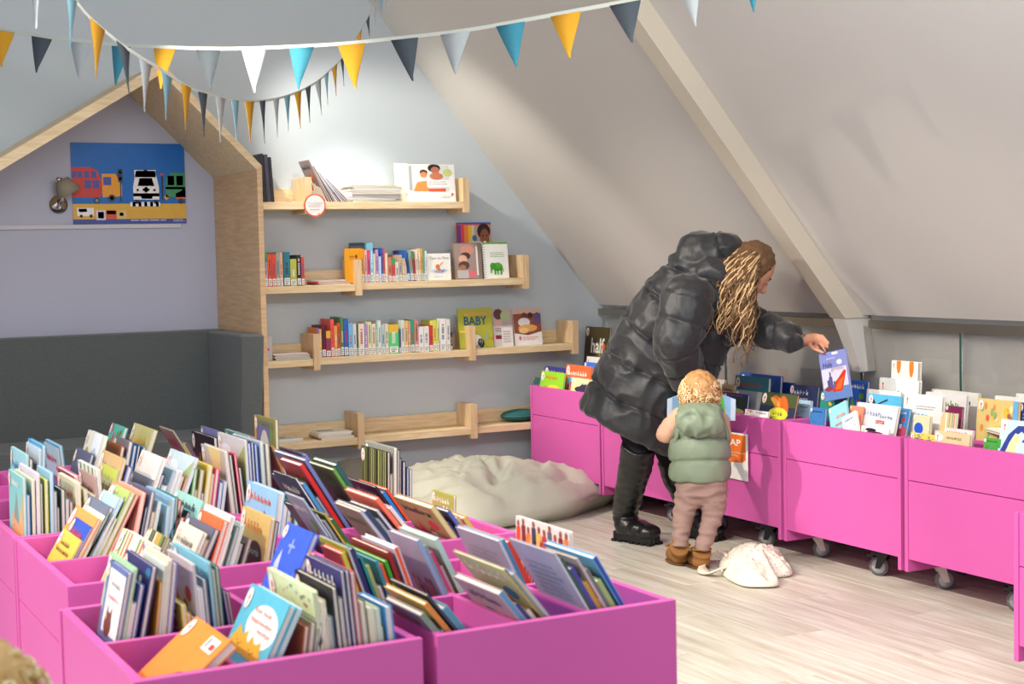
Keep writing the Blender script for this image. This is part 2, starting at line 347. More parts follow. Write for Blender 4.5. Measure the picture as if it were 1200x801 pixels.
        L += P_scrawl(rng, .16, .70, .70, .88, '#dfe0ea', 5) + P_text('HOTEL', .30, .44, .72, .60, '#dfe0ea', True) + [P_ell(.78, .50, .05, .06, '#e0803a', 8)] + P_scrawl(rng, .2, .2, .9, .32, '#8a93b8', 9)
    elif kind == 'horses':
        L += [P_rect(0, 0, 1, 1, '#2b3350'), P_rect(0, .55, 1, 1, '#4a5230'), P_ell(.52, .62, .14, .34, '#d8742e', 10, .5), P_ell(.68, .60, .12, .34, '#c9622a', 10, .2), P_ell(.42, .7, .08, .2, '#e9a24a', 8, .8), P_ell(.55, .30, .28, .22, '#c9cf3e', 12), P_rect(.2, 0, .75, .1, '#5ab0b8')] + P_scrawl(rng, .4, .25, .68, .4, '#8a6a3a', 4)
    elif kind == 'space':
        L += [P_rect(.05, .05, .95, .82, '#2c3a30'), P_ell(.45, .35, .18, .14, '#2d6fb0', 12), P_ell(.25, .52, .05, .05, '#e0b030', 7), P_ell(.6, .2, .3, .12, '#d9c98a', 10)] + P_lines(rng, .1, .86, .9, .95, 1, '#c04a3a')
    elif kind == 'panda':
        L += [P_ell(.35, .55, .2, .25, '#262028', 12), P_ell(.5, .2, .3, .2, '#5c2446', 12)]
    elif kind == 'dots':
        for u, v in ((.06, .60), (.28, .97), (.52, .55), (.26, .10), (.76, .93), (.96, .48), (.74, .06)): L.append(P_ell(u, v, .085, .15, '#f0822a', 14))
        L += P_lines(rng, .2, .55, .36, .72, 3, '#8ab09a')
    elif kind == 'teal_arc':
        L += [([(.25, .66), (.5, .78), (.75, .66), (.5, .70)], '#3aa6a0')] + P_lines(rng, .3, .42, .75, .5, 1, '#9ac0c0') + [P_rect(.2, .02, .75, .08, '#e8c03a')]
    elif kind == 'branch':
        L += [([(.1, .65), (.12, .62), (.6, .86), (.58, .9)], '#3a2f2a'), P_ell(.35, .6, .06, .05, '#3c8a4a', 8), P_ell(.52, .7, .05, .04, '#3c8a4a', 8), P_ell(.12, .72, .12, .16, '#3b3236', 12), P_ell(.8, .5, .06, .04, '#3c8a4a', 8)]
    elif kind == 'party':
        L += P_scrawl(rng, .2, .62, .62, .82, '#7d93b8', 6) + P_scrawl(rng, .6, .58, .92, .72, '#7d93b8', 5) + P_text('oma', .52, .40, .74, .52, '#c8352f', True) + [P_ell(.15, .15, .1, .12, '#8aa06a', 7), P_ell(.85, .1, .06, .16, '#8a9a6a', 7)]
    elif kind == 'mijn':
        L += P_lines(rng, .35, .68, .85, .78, 2, '#9a9aa2') + P_text('Mijn', .40, .48, .76, .60, '#2f9ad0', True) + [P_rect(.72, .24, .78, .34, '#2f9ad0')]
    elif kind == 'noortje':
        L += P_text('NOORTJE', .36, .42, .78, .66, '#6a8a4a', True) + [P_ell(.15, .5, .13, .3, '#f5dcd0', 10)]
    elif kind == 'flowers':
        for i in range(30): L.append(P_ell(.1+.75*rng.random(), .1+.8*rng.random(), .03+.03*rng.random(), .05+.05*rng.random(), rng.choice(['#e05a4a', '#e8b83a', '#d98a4a', '#8ab06a', '#f0e0a0']), 6))
        L += [P_rect(.88, 0, 1, 1, '#6aa8d8')]
    elif kind == 'letter_p':
        L += [([(0, 0), (.12, 0), (.3, .5), (.5, .72), (.62, .6), (.52, .45), (.66, .4), (.78, .6), (.66, .88), (.4, .86), (.2, .6)], '#2f3f8e'), ([(.14, 0), (.4, 0), (.42, .35), (.5, .6), (.36, .66), (.25, .4)], '#f0dfa0'), P_rect(.92, .3, 1, .7, '#a83a3a')] + P_text('Olifant', .4, .03, .98, .14, '#5aa8c8')
    elif kind == 'map':
        L += [([(.3, 1), (.62, .5), (.75, .62), (.85, 1)], '#d9c48a'), ([(.6, .2), (.7, .4), (.68, .6), (.55, .4)], '#cdb67a')] + P_lines(rng, .1, .1, .4, .3, 3, '#b8a8a8')
    elif kind == 'number':
        L += P_scrawl(rng, .2, .3, .55, .7, '#e8c23a', 3) + P_scrawl(rng, .5, .3, .85, .7, '#7aa8d8', 3)
    elif kind == 'yellow_text':
        L += P_scrawl(rng, .2, .62, .7, .76, '#5a4a2a', 5) + P_scrawl(rng, .15, .42, .85, .56, '#5a4a2a', 7) + [P_ell(.5, .1, .1, .1, '#5a4a2a', 8)]
    elif kind == 'mouse_black':
        L += [P_ell(.6, .6, .2, .25, '#1c1c20', 10), P_rect(.5, .1, .62, .5, '#1c1c20'), ([(.7, .1), (.8, .5), (.88, .1)], '#1c1c20'), P_ell(.72, .85, .1, .1, '#1c1c20', 8)]
    elif kind == 'fe':
        L += P_text('FE', .08, .60, .34, .90, '#d83a3a', True) + P_scrawl(rng, .5, .60, .95, .8, '#4a5a9a', 4)
    elif kind == 'bluepatch':
        L += [P_ell(.35, .5, .28, .22, '#2456c8', 12)]
    elif kind == 'stripes_red':
        L += P_scrawl(rng, .3, .62, .9, .74, '#e0705a', 6) + P_scrawl(rng, .3, .42, .85, .54, '#e0705a', 6) + P_scrawl(rng, .3, .25, .9, .36, '#e0705a', 6) + P_lines(rng, .2, .05, .7, .1, 1, '#5a8a98')
    elif kind == 'confettilight':
        for i in range(16): L.append(P_ell(.08+.84*rng.random(), .08+.84*rng.random(), .015+.03*rng.random(), .01+.02*rng.random(), rng.choice(['#8aa86a', '#d8b040', '#5a6a8a', '#c86a5a', '#4a4a4a', '#7ac0d8']), 7, rng.random()*3))
        L += [P_rect(.4, .3, .6, .34, '#3a3a44')]
    elif kind == 'orange_back':
        L += [P_rect(.62, .72, .88, .92, '#ece8e4'), P_rect(.76, .76, .86, .84, '#d83a3a'), P_rect(.65, .76, .70, .90, '#8a8a90'), P_ell(.72, .30, .16, .07, '#2a1c18', 14, .5), P_ell(.70, .29, .08, .03, '#f0623a', 10, .5), P_rect(.93, .2, 1, .34, '#3a2a24')]
    elif kind == 'garden':
        for i in range(60): L.append(P_ell(.05+.9*rng.random(), .05+.9*rng.random(), .012+.02*rng.random(), .012+.03*rng.random(), rng.choice(['#6a8a70', '#8aa08a', '#b8c8b0', '#5a7080', '#d8d8a0', '#a8685a']), 6, rng.random()*3))
        L += P_scrawl(rng, .15, .45, .8, .62, '#4a5a5a', 7)
    elif kind == 'beach':
        L += [([(0, .5), (.5, .6), (1, .95), (1, .4), (0, .4)], '#9db070'), P_rect(0, 0, 1, .4, '#c98a5a'), P_ell(.3, .8, .2, .1, '#d8e4ee', 10)]
    return L

# ------------------------------------------------------------------ books
CNAMES = [('white', (245, 242, 236)), ('cream', (232, 222, 190)), ('pale grey', (205, 205, 210)), ('grey', (140, 142, 150)), ('dark grey', (80, 82, 90)), ('black', (35, 33, 38)), ('navy', (38, 44, 92)), ('blue', (45, 95, 185)), ('light blue', (150, 200, 230)), ('sky blue', (90, 165, 215)), ('teal', (40, 140, 150)), ('mint', (165, 215, 190)), ('green', (80, 150, 70)), ('dark green', (45, 80, 60)), ('lime', (165, 205, 60)), ('olive', (140, 135, 80)), ('yellow', (240, 205, 70)), ('mustard', (205, 150, 40)), ('orange', (235, 130, 50)), ('coral', (235, 110, 95)), ('red', (205, 50, 50)), ('dark red', (125, 35, 40)), ('maroon', (80, 35, 50)), ('pink', (235, 150, 175)), ('magenta', (200, 60, 120)), ('lilac', (175, 165, 210)), ('purple', (110, 80, 160)), ('tan', (205, 165, 120)), ('brown', (125, 85, 60)), ('beige', (215, 200, 170))]
def cname(h):
    h = h.lstrip('#'); c = [int(h[i:i+2], 16) for i in (0, 2, 4)]
    return min(CNAMES, key=lambda k: sum((a-b)**2 for a, b in zip(c, k[1])))[0]
ORD = ['first', 'second', 'third', 'fourth', 'fifth', 'sixth', 'seventh', 'eighth', 'ninth', 'tenth', 'eleventh', 'twelfth', 'thirteenth', 'fourteenth', 'fifteenth', 'sixteenth', 'seventeenth', 'eighteenth', 'nineteenth', 'twentieth']
ORD += ['twenty-'+q for q in ORD[:9]] + ['thirtieth'] + ['thirty-'+q for q in ORD[:9]] + ['fortieth'] + ['forty-'+q for q in ORD[:9]] + ['fiftieth']
seed = [11]
def build_book(loc, t, wd, h, cover, edge, kind=None, rot=(0, 0, 0), spine='far', sticker=True, label='', group=None, accent=None, board=False, name='picture_book', back_cover=False, spine_label=False, face='near', artscale=1.0):
    """local frame: x thickness, y width (0 = near side), z height; the -x side is the one shown"""
    seed[0] += 1; rng = random.Random(seed[0])
    o = thing(name, label, 'book', loc, rot, group)
    c = min(0.0025, t*0.2); ov = 0.003
    bm = bmesh.new()
    box(bm, 0, c, 0, wd, 0, h); box(bm, t-c, t, 0, wd, 0, h)
    if spine == 'far': box(bm, c, t-c, wd-c, wd, 0, h)
    else: box(bm, c, t-c, 0, c, 0, h)
    me = bpy.data.meshes.new('cover'); bmesh.ops.recalc_face_normals(bm, faces=bm.faces[:]); bm.to_mesh(me); bm.free()
    cv = link('cover', me, o, PRINT)
    a = me.color_attributes.new('col', 'FLOAT_COLOR', 'POINT'); cl = lin(cover); ce = lin(edge or cover)
    flat = []
    for i in range(len(me.vertices)):
        q = ce if i >= 16 else cl
        flat += [q[0], q[1], q[2], 1.0]
    a.data.foreach_set('color', flat)
    y0, y1 = (ov, wd-c) if spine == 'far' else (c, wd-ov)
    pg = put('pages', bx(c, t-c, y0, y1, ov, h-ov), PAGES, o, world=False)
    fr = lambda u, v, e: (-e, wd*(1-u), h*v)
    polys = art(kind, rng, cover, accent) if kind else []
    if kind is None and rng.random() < 0.6 and wd > 0.1: polys = art(rng.choice(['scene', 'animal', 'plain']), rng, cover)
    if polys: add_print('cover_picture', polys, lambda u, v, e: fr(u, 1-(1-v)*artscale, e), o)
    if sticker:
        add_print('library_sticker', [P_ell(.10, 1-.17*wd/h*0.7, .062, .095*wd/h, '#f4efe8', 14), P_ell(.105, 1-.155*wd/h*0.7, .022, .03*wd/h, '#d9543a', 8), ([(.09, 1-.18*wd/h*.8), (.12, 1-.18*wd/h*.8), (.10, 1-.30*wd/h*.8)], '#d9543a')], fr, o, base=0.0022)
    if spine_label:
        fs = lambda u, v, e: (t*u, -e, h*v)
        add_print('spine_label', [P_rect(.06, .03, .94, .24, '#e9e6df')] + P_rect_list([(.2, .17, .8, .19), (.2, .12, .8, .14), (.25, .06, .6, .09)], '#6a6a6a'), fs, o, base=0.0012)
        sp = []
        k = rng.random(); tc = rng.choice(['#3a3a40', '#f2efe6', '#c23a3a', '#3a5aa0']) if cname(cover) not in ('white', 'cream', 'pale grey') else rng.choice(['#44444c', '#a83a3a', '#3a6a9a', '#5a5a62'])
        v = .36
        e = .55+.35*rng.random()
        while v < e: sp.append(P_rect(.32, v, .68, v+.03, tc)); v += .05 if rng.random() < .85 else .09
        if kind is None and k < .25: sp.insert(0, P_rect(.0, .72, 1, 1, rng.choice(['#d8562e', '#3a7fb5', '#4b9a5a', '#8a6ab0', '#e8b93a'])))
        add_print('spine_print', sp, fs, o)
    return o
def P_rect_list(rs, c): return [P_rect(*r, c) for r in rs]

# ------------------------------------------------------------------ setting: room shell
XW, YW, SL = 4.59, 7.55, 1.19            # knee wall, gable wall, slope of the roof (dz/dx)
ZT = 1.035                                # where the roof slope starts on the knee wall
ZC = 2.86                                 # flat ceiling
XS = XW-(ZC-ZT)/SL
def struct(name, bm, m, smooth=False):
    o = put(name, bm, m, None, smooth); o['kind'] = 'structure'; return o
# floor of laminate planks
fl = bpy.data.objects.new('floor', None); COL.objects.link(fl); fl['kind'] = 'structure'
struct('subfloor', bx(-3.5, XW+0.1, -2.5, YW+0.1, -0.06, -0.011), mat('dark_underlay', '#5a4630', 0.9))
_pm = {}
def plank(x, y, L):
    k = round(L, 3)
    if k not in _pm:
        bm = bx(-0.0965, 0.0965, -L/2+0.001, L/2-0.001, -0.010, 0.0)
        bmesh.ops.bevel(bm, geom=[e for e in bm.edges if all(v.co.z > -0.001 for v in e.verts)], offset=0.0012, segments=1, affect='EDGES')
        me = bpy.data.meshes.new('plank'); bm.to_mesh(me); bm.free(); me.materials.append(FLOORM); _pm[k] = me
    o = bpy.data.objects.new('plank', _pm[k]); COL.objects.link(o); o.location = (x, y, 0); o.parent = fl
i = 0; x = 1.95
while x < XW:
    y = 2.0-(i*0.43) % 1.28
    while y < YW:
        y1 = min(y+1.28, YW); plank(x, (y+y1)/2, y1-y); y = y1
    x += 0.194; i += 1
bmf = bmesh.new()
x = 1.95-0.194
while x > -3.4:
    y = -2.4-(i*0.43) % 1.28
    while y < YW:
        box(bmf, x-0.0965, x+0.0965, y+0.001, min(y+1.28, YW)-0.001, -0.010, 0.0); y += 1.28
    x -= 0.194; i += 1
far = put('plank_field', bmf, FLOORM, fl); far['kind'] = 'stuff'
# gable wall
bm = bmesh.new()
prism(bm, [(2.31, YW, -0.02), (XW+0.02, YW, -0.02), (XW+0.02, YW, ZT), (XS, YW, ZC), (2.31, YW, ZC)], (0, 0.12, 0)); struct('wall_back', bm, WALLB)
struct('wall_back_left', bx(-3.5, 2.31, YW, YW+0.12, -0.02, ZC), WALLB)
# knee wall and roof slope
struct('wall_right', bx(XW+0.055, XW+0.16, -2.5, YW+0.12, -0.02, ZT), mat('grey_knee_wall', '#cbc7c1', 0.6, 0.3, noise_amt=0.04, nscale=3))
bm = bmesh.new()
prism(bm, [(XW-0.004, -2.5, ZT), (XW+0.16, -2.5, ZT), (XW+0.16, -2.5, ZC+0.1), (XS-0.02, -2.5, ZC+0.1), (XS-0.004, -2.5, ZC)], (0, YW+2.6, 0)); struct('ceiling_slope', bm, WALLW)
struct('ceiling', bx(-3.5, XS+0.02, -2.5, YW+0.1, ZC, ZC+0.1), WALLW)
# rafter with tapered foot
t = thing('roof_rafter', 'cream painted sloping rafter on the roof slope, ending above the pink bins', 'beam', (XW, 5.31, ZT)); 
bm = bmesh.new(); dx = 0.062; n_ = Vector((-SL, 0, -1)).normalized()*0.10
p0 = Vector((XW, 5.255, ZT)); p1 = Vector((XS-0.05, 5.255, ZC+0.06))
prism(bm, [p0+Vector((0.03, 0, 0)), p1, p1+n_, Vector((XW-0.105, 5.255, ZT-0.012)), Vector((XW+0.03, 5.255, ZT-0.012))], (0, 0.10, 0)); put('rafter', bm, BEAMM, t)
bm = bmesh.new()
a = [(XW-0.10, 5.262, ZT-0.012), (XW-0.10, 5.348, ZT-0.012), (XW-0.045, 5.275, ZT-0.255), (XW-0.045, 5.225, ZT-0.255)]
va = [bm.verts.new(p) for p in a]; vb = [bm.verts.new((XW+0.05, p[1]-0.0, p[2])) for p in a]
bm.faces.new(va); bm.faces.new(vb[::-1])
for k in range(4): bm.faces.new((va[k], vb[k], vb[(k+1) % 4], va[(k+1) % 4]))
put('rafter_foot', bm, WALLW, t)
# glazed screen in front of the knee wall
t = thing('glass_screen', 'low frameless glass screen with steel top rail along the knee wall', 'glass screen', (XW, 5.3, 0.0))
GLASS = bpy.data.materials.new('clear_glass'); GLASS.use_nodes = True
gb = GLASS.node_tree.nodes['Principled BSDF']; gb.inputs['Transmission Weight'].default_value = 1.0; gb.inputs['Roughness'].default_value = 0.02
gb.inputs['Base Color'].default_value = (0.985, 0.995, 0.99, 1); gb.inputs['IOR'].default_value = 1.45
edges_y = [2.2, 3.4, 4.655, 5.27, 6.31, YW-0.02]
for a, b in zip(edges_y, edges_y[1:]):
    put('glass_pane', bx(XW, XW+0.010, a+0.006, b-0.006, 0.30, 0.985), GLASS, t)
for e in edges_y[1:-1]:
    put('pane_edge', bx(XW-0.001, XW+0.012, e-0.0055, e+0.0055, 0.30, 0.983), GEDGE, t)
put('top_rail', bx(XW-0.012, XW+0.022, 5.36, YW-0.005, 0.975, 1.012), STEEL, t)
put('top_rail', bx(XW-0.012, XW+0.022, 2.2, 5.21, 0.975, 1.012), STEEL, t)
put('base_rail', bx(XW-0.012, XW+0.022, 2.2, YW-0.005, 0.24, 0.30), STEEL, t)
put('foot', bx(XW-0.01, XW+0.02, 2.2, YW-0.005, 0.0, 0.24), mat('screen_plinth', '#8d8983', 0.7), t)

# ------------------------------------------------------------------ reading nook
Yf = 6.85
t = thing('reading_nook_frame', 'pine plywood house-shaped frame around the reading nook', 'nook frame', (2.3, 7.2, 0))
LX = [-0.02, 1.854, 2.316]
apex = Vector((1.854, 0, 2.252)); knee = Vector((2.316, 0, 1.786)); lft = Vector((-0.10, 0, 1.06))
def board(p, q, th_, side):
    d = (q-p).normalized(); n = Vector((d.z, 0, -d.x))*side*th_
    return p, q, q+n, p+n
bm = bmesh.new()
di = Vector((-0.03, 0, 0)) 
ain = Vector((1.854, 0, 2.252-0.052)); kin = Vector((2.290, 0, 1.766)); lin_ = Vector((-0.08, 0, 1.01))
def V(p, y): return (p.x, y, p.z)
prism(bm, [V(apex, Yf), V(knee, Yf), V(kin, Yf), V(ain, Yf)], (0, YW-Yf-0.002, 0)); put('right_roof_board', bm, PLYH, t, bevel=0.0015)
bm = bmesh.new(); prism(bm, [V(lft, Yf), V(apex, Yf), V(ain, Yf), V(lin_, Yf)], (0, YW-Yf-0.002, 0)); put('left_roof_board', bm, PLYH, t, bevel=0.0015)
bm = bmesh.new(); prism(bm, [(2.290, Yf, 0), (2.316, Yf, 0), (2.316, Yf, 1.786), (2.290, Yf, 1.766)], (0, YW-Yf-0.002, 0)); put('side_board', bm, PLY, t, bevel=0.0015)
bm = bmesh.new(); prism(bm, [(-0.10, Yf, 0), (-0.07, Yf, 0), (-0.07, Yf, 1.02), (-0.10, Yf, 1.06)], (0, YW-Yf-0.002, 0)); put('side_board', bm, PLY, t, bevel=0.0015)
bm = bmesh.new(); prism(bm, [(-0.068, YW-0.003, 0.9), (2.288, YW-0.003, 0.9), (2.288, YW-0.003, 1.765), (1.854, YW-0.003, 2.198), (-0.068, YW-0.003, 1.02)], (0, 0.002, 0)); put('back_panel', bm, WALLN, t)
# upholstered bench
t = thing('upholstered_bench', 'charcoal fabric built-in bench with high back inside the reading nook', 'bench', (1.2, 7.2, 0))
put('backrest', bx(0.0, 2.285, 7.37, YW-0.004, 0.0, 0.993), GREYF, t, bevel=0.008)
bm = bmesh.new(); prism(bm, [(2.18, 6.90, 0.30), (2.18, 7.368, 0.30), (2.18, 7.368, 0.990), (2.18, 6.80, 0.990)], (0.105, 0, 0)); put('side_cushion', bm, GREYF, t, bevel=0.008)
put('seat', bx(0.0, 2.178, 6.88, 7.368, 0.36, 0.505), GREYF, t, bevel=0.012)
put('bench_base', bx(0.02, 2.284, 6.92, 7.368, 0.0, 0.298), PLY, t)
# picture rail, poster, lamp
tag(put('picture_ledge', bx(0.9, 2.11, YW-0.018, YW-0.002, 1.512, 1.534), mat('white_lacquer', '#c9c5c8', 0.5), bevel=0.002), 'thin white wooden strip on the nook wall under the vehicle poster', 'rail')
po = thing('vehicle_poster', 'blue and yellow poster of cartoon road vehicles on the nook wall', 'poster', (1.858, YW-0.008, 1.535))
PW, PH = 0.565, 0.40
sh = put('poster_sheet', bx(-PW/2, PW/2, -0.001, 0.001, 0, PH), PRINT, po, world=False); paint(sh, '#0a64b4')
L = [P_rect(0, 0, 1, .25, '#dba93a'), P_rect(0, 0, 1, .06, '#3f4d94')]
red = '#c9382a'
L += [([(0, .33), (.24, .33), (.26, .40), (.26, .52), (.22, .66), (.16, .70), (0, .70)], red)]
for u in (.0, .05, .11, .17): L.append(P_rect(u, .57, u+.042, .65, '#4a4f9a'))
for u in (.11, .18): L.append(P_rect(u, .44, u+.055, .54, '#4a4f9a'))
L += [P_ell(.21, .29, .028, .04, '#3a3438', 12), P_ell(.21, .29, .014, .02, '#8a8a90', 10)]
L += [([(.26, .33), (.43, .34), (.43, .48), (.38, .62), (.26, .62)], '#e59a2a'), P_rect(.27, .48, .34, .58, '#4a4f9a'), P_ell(.34, .32, .032, .045, '#3a3438', 12), P_ell(.34, .32, .016, .022, '#8a8a90', 10)]
L += [P_rect(.40, .52, .44, .68, '#232a2a'), P_ell(.42, .64, .012, .018, '#505560', 8), P_ell(.42, .56, .012, .018, '#4a9a6a', 8), P_rect(.415, .28, .425, .52, '#232a2a')]
L += [([(.53, .30), (.76, .30), (.76, .46), (.73, .66), (.56, .66), (.53, .46)], '#ece9e6'), P_rect(.545, .58, .735, .67, '#ece9e6'), P_rect(.53, .34, .76, .38, red), ([(.57, .47), (.72, .47), (.70, .57), (.59, .57)], '#4a6a8a'), P_rect(.60, .31, .70, .38, '#5a5a5e'), P_rect(.632, .39, .658, .46, '#e0407a'), P_rect(.615, .41, .675, .44, '#e0407a'), P_ell(.645, .66, .02, .02, '#3a4aa0', 8), P_ell(.57, .42, .012, .016, '#c99a5a', 8), P_ell(.72, .42, .012, .016, '#c99a5a', 8)]
L += [P_rect(.545, .25, .58, .30, '#2a2628'), P_rect(.71, .25, .745, .30, '#2a2628')]
L += [P_ell(.79, .61, .014, .02, '#d8483a', 8), P_rect(.783, .30, .797, .60, '#232a2a')]
L += [([(.82, .33), (1, .33), (1, .64), (.87, .64), (.82, .56)], '#3a8a5a'), P_rect(.84, .48, .90, .60, '#4a4f9a'), P_rect(.92, .48, .98, .60, '#4a4f9a'), P_rect(.82, .43, 1, .46, '#b8b04a'), ([(.91, .31), (1, .31), (1, .46), (.95, .40), (.91, .38)], '#e0662a'), P_ell(.955, .28, .025, .036, '#3a3438', 10), ([(.80, .33), (.825, .37), (.85, .33), (.825, .29)], '#e8902a'), P_rect(.50, .215, .765, .27, '#ece9e6')]
for k in range(5): L.append(P_rect(.52+.052*k, .215, .546+.052*k, .27, '#1f1c20'))
L += [P_rect(.035, .10, .18, .20, '#ebe6e6'), P_rect(.05, .15, .12, .19, '#4a5aa8'), P_ell(.07, .10, .014, .02, '#2a2628', 8), P_ell(.155, .10, .014, .02, '#2a2628', 8), P_rect(.2, .05, .28, .17, '#d8d2d4'), P_rect(.215, .07, .265, .15, '#4f5aa0'), P_rect(.285, .06, .375, .17, '#d0502e'), P_rect(.29, .12, .37, .165, '#4a4a8a'), P_rect(.38, .06, .465, .17, '#d8b96a'), P_ell(.42, .12, .02, .025, '#c9502a', 8)]
rg = random.Random(5); L += P_lines(rg, .5, .03, .86, .055, 1, '#c9cfe6', .4) + P_lines(rg, .88, .02, .99, .055, 2, '#c9cfe6', .4)
add_print('poster_picture', L, lambda u, v, h: (PW*(u-.5), -0.001-h, PH*v), po)
lp = thing('wall_lamp', 'small chrome wall lamp with a beige fabric shade beside the vehicle poster', 'lamp', (1.50, YW, 1.60))
CH = mat('polished_chrome', '#c9c6c4', 0.12, 0.5, 1.0)
bm = bmesh.new(); tube(bm, [(1.508, YW-0.003, 1.632), (1.508, YW-0.014, 1.632)], 0.044, 28); put('wall_plate', bm, CH, lp, True)
bm = bmesh.new(); tube(bm, [(1.505, YW-0.014, 1.63), (1.505, YW-0.06, 1.63), (1.515, YW-0.075, 1.655), (1.52, YW-0.08, 1.70)], 0.009, 10); put('arm', bm, CH, lp, True)
bm = bmesh.new()
c0 = Vector((1.50, YW-0.085, 1.685)); ax = Vector((0.35, 0, -0.08)).normalized()
pr_ = [Vector((1.56, YW-0.085, 1.688)), Vector((1.525, YW-0.085, 1.745))]
tube(bm, [(1.548, YW-0.085, 1.682), (1.512, YW-0.085, 1.748)], [0.062, 0.034], 24); put('lamp_shade', bm, mat('beige_shade', '#938b78', 0.8, 0.1), lp, True)
bm = bmesh.new(); tube(bm, [(1.512, YW-0.085, 1.748), (1.488, YW-0.085, 1.752)], [0.012, 0.010], 12); put('shade_cap', bm, CH, lp, True)

# ------------------------------------------------------------------ wall shelves
YSF = 7.35
def shelf(label, x0, x1, zb, brs, group='pine wall shelves'):
    t = thing('wall_shelf', label, 'shelf', ((x0+x1)/2, YW, zb), group=None)
    put('board', bx(x0, x1, YSF, YW-0.002, zb, zb+0.037), PLYH, t, bevel=0.0012)
    xs = [x0]+[b for b in brs if x0 < b < x1]+[x1]
    put('back_strip', bx(x0, x1, YW-0.022, YW-0.002, zb+0.0375, zb+0.112), PLYH, t, bevel=0.001)
    for b in brs:
        put('side_bracket', bx(b-0.036, b, YSF-0.004, YW-0.0225, zb+0.038, zb+0.165), PLYV, t, bevel=0.001)
        put('side_bracket_foot', bx(b-0.036, b, YSF-0.0045, YW-0.002, zb-0.022, zb-0.0005), PLYV, t)
        put('bracket_front', bx(b-0.036, b, YSF-0.010, YSF-0.0048, zb-0.022, zb+0.165), PLYV, t)
    return t
PLYV = wood('pine_upright', '#cfae82', '#e2c59c', (22.0, 8.0, 2.0), 0.5, 3.0)
shelf('topmost pine wall shelf holding magazines, a pile of folders and a picture calendar', 2.32, 3.65, 1.596, [2.745, 3.65])
shelf('short pine shelf beside the nook holding a small row of spines, second from top', 2.32, 3.01, 1.166, [3.01])
shelf('pine shelf second from top holding board books and the elephant booklet', 3.012, 4.010, 1.172, [4.010])
shelf('short pine shelf beside the nook with a flat pile of booklets, third from top', 2.32, 2.765, 0.786, [2.765])
shelf('long pine shelf packed with children\'s book spines, third from top', 2.767, 3.668, 0.789, [3.668])
shelf('right-hand pine shelf displaying the BABY book and two leaflets', 3.670, 4.320, 0.792, [4.320])
shelf('lowest pine shelf at left with flat booklets lying on it', 2.32, 3.0, 0.357, [3.0])
shelf('empty lowest pine shelf in the middle', 3.002, 3.668, 0.360, [3.668])
shelf('lowest pine shelf at right ending behind the pink bins', 3.670, 4.30, 0.362, [4.3])

# ------------------------------------------------------------------ pink book bins
WH = mat('white_caster_metal', '#cfc9bf', 0.4); TYRE = mat('grey_rubber_tyre', '#6a6c70', 0.6); BLK = mat('black_caster', '#17171a', 0.4)
HUB = mat('pale_wheel_disc', '#a9abb0', 0.45)
def caster(par, x, y, ang, black=False):
    c = bpy.data.objects.new('caster', None); COL.objects.link(c); c.parent = par; c.location = Vector((x, y, 0))-Vector(par.location); c.rotation_euler = (0, 0, ang)
    bm = bmesh.new(); tube(bm, [(-0.013, 0, 0.040), (0.013, 0, 0.040)], 0.040, 22); o = put('tyre', bm, TYRE, c, True, world=False)
    bm = bmesh.new(); tube(bm, [(-0.0145, 0, 0.040), (0.0145, 0, 0.040)], 0.029, 20); tube(bm, [(-0.018, 0, 0.040), (0.018, 0, 0.040)], 0.009, 10); put('wheel_disc', bm, HUB, c, True, world=False)
    bm = bmesh.new(); mm = BLK if black else WH
    for s in (-1, 1): prism(bm, [(s*0.019, -0.012, 0.032), (s*0.019, 0.010, 0.032), (s*0.019, 0.048, 0.098), (s*0.019, 0.004, 0.098)], (s*0.003, 0, 0))
    box(bm, -0.022, 0.022, 0.004, 0.048, 0.092, 0.105)
    if black: box(bm, -0.016, 0.016, -0.052, -0.02, 0.074, 0.088); box(bm, -0.021, 0.021, -0.03, 0.02, 0.084, 0.098)
    put('fork', bm, mm, c, world=False)
ZR = 0.61
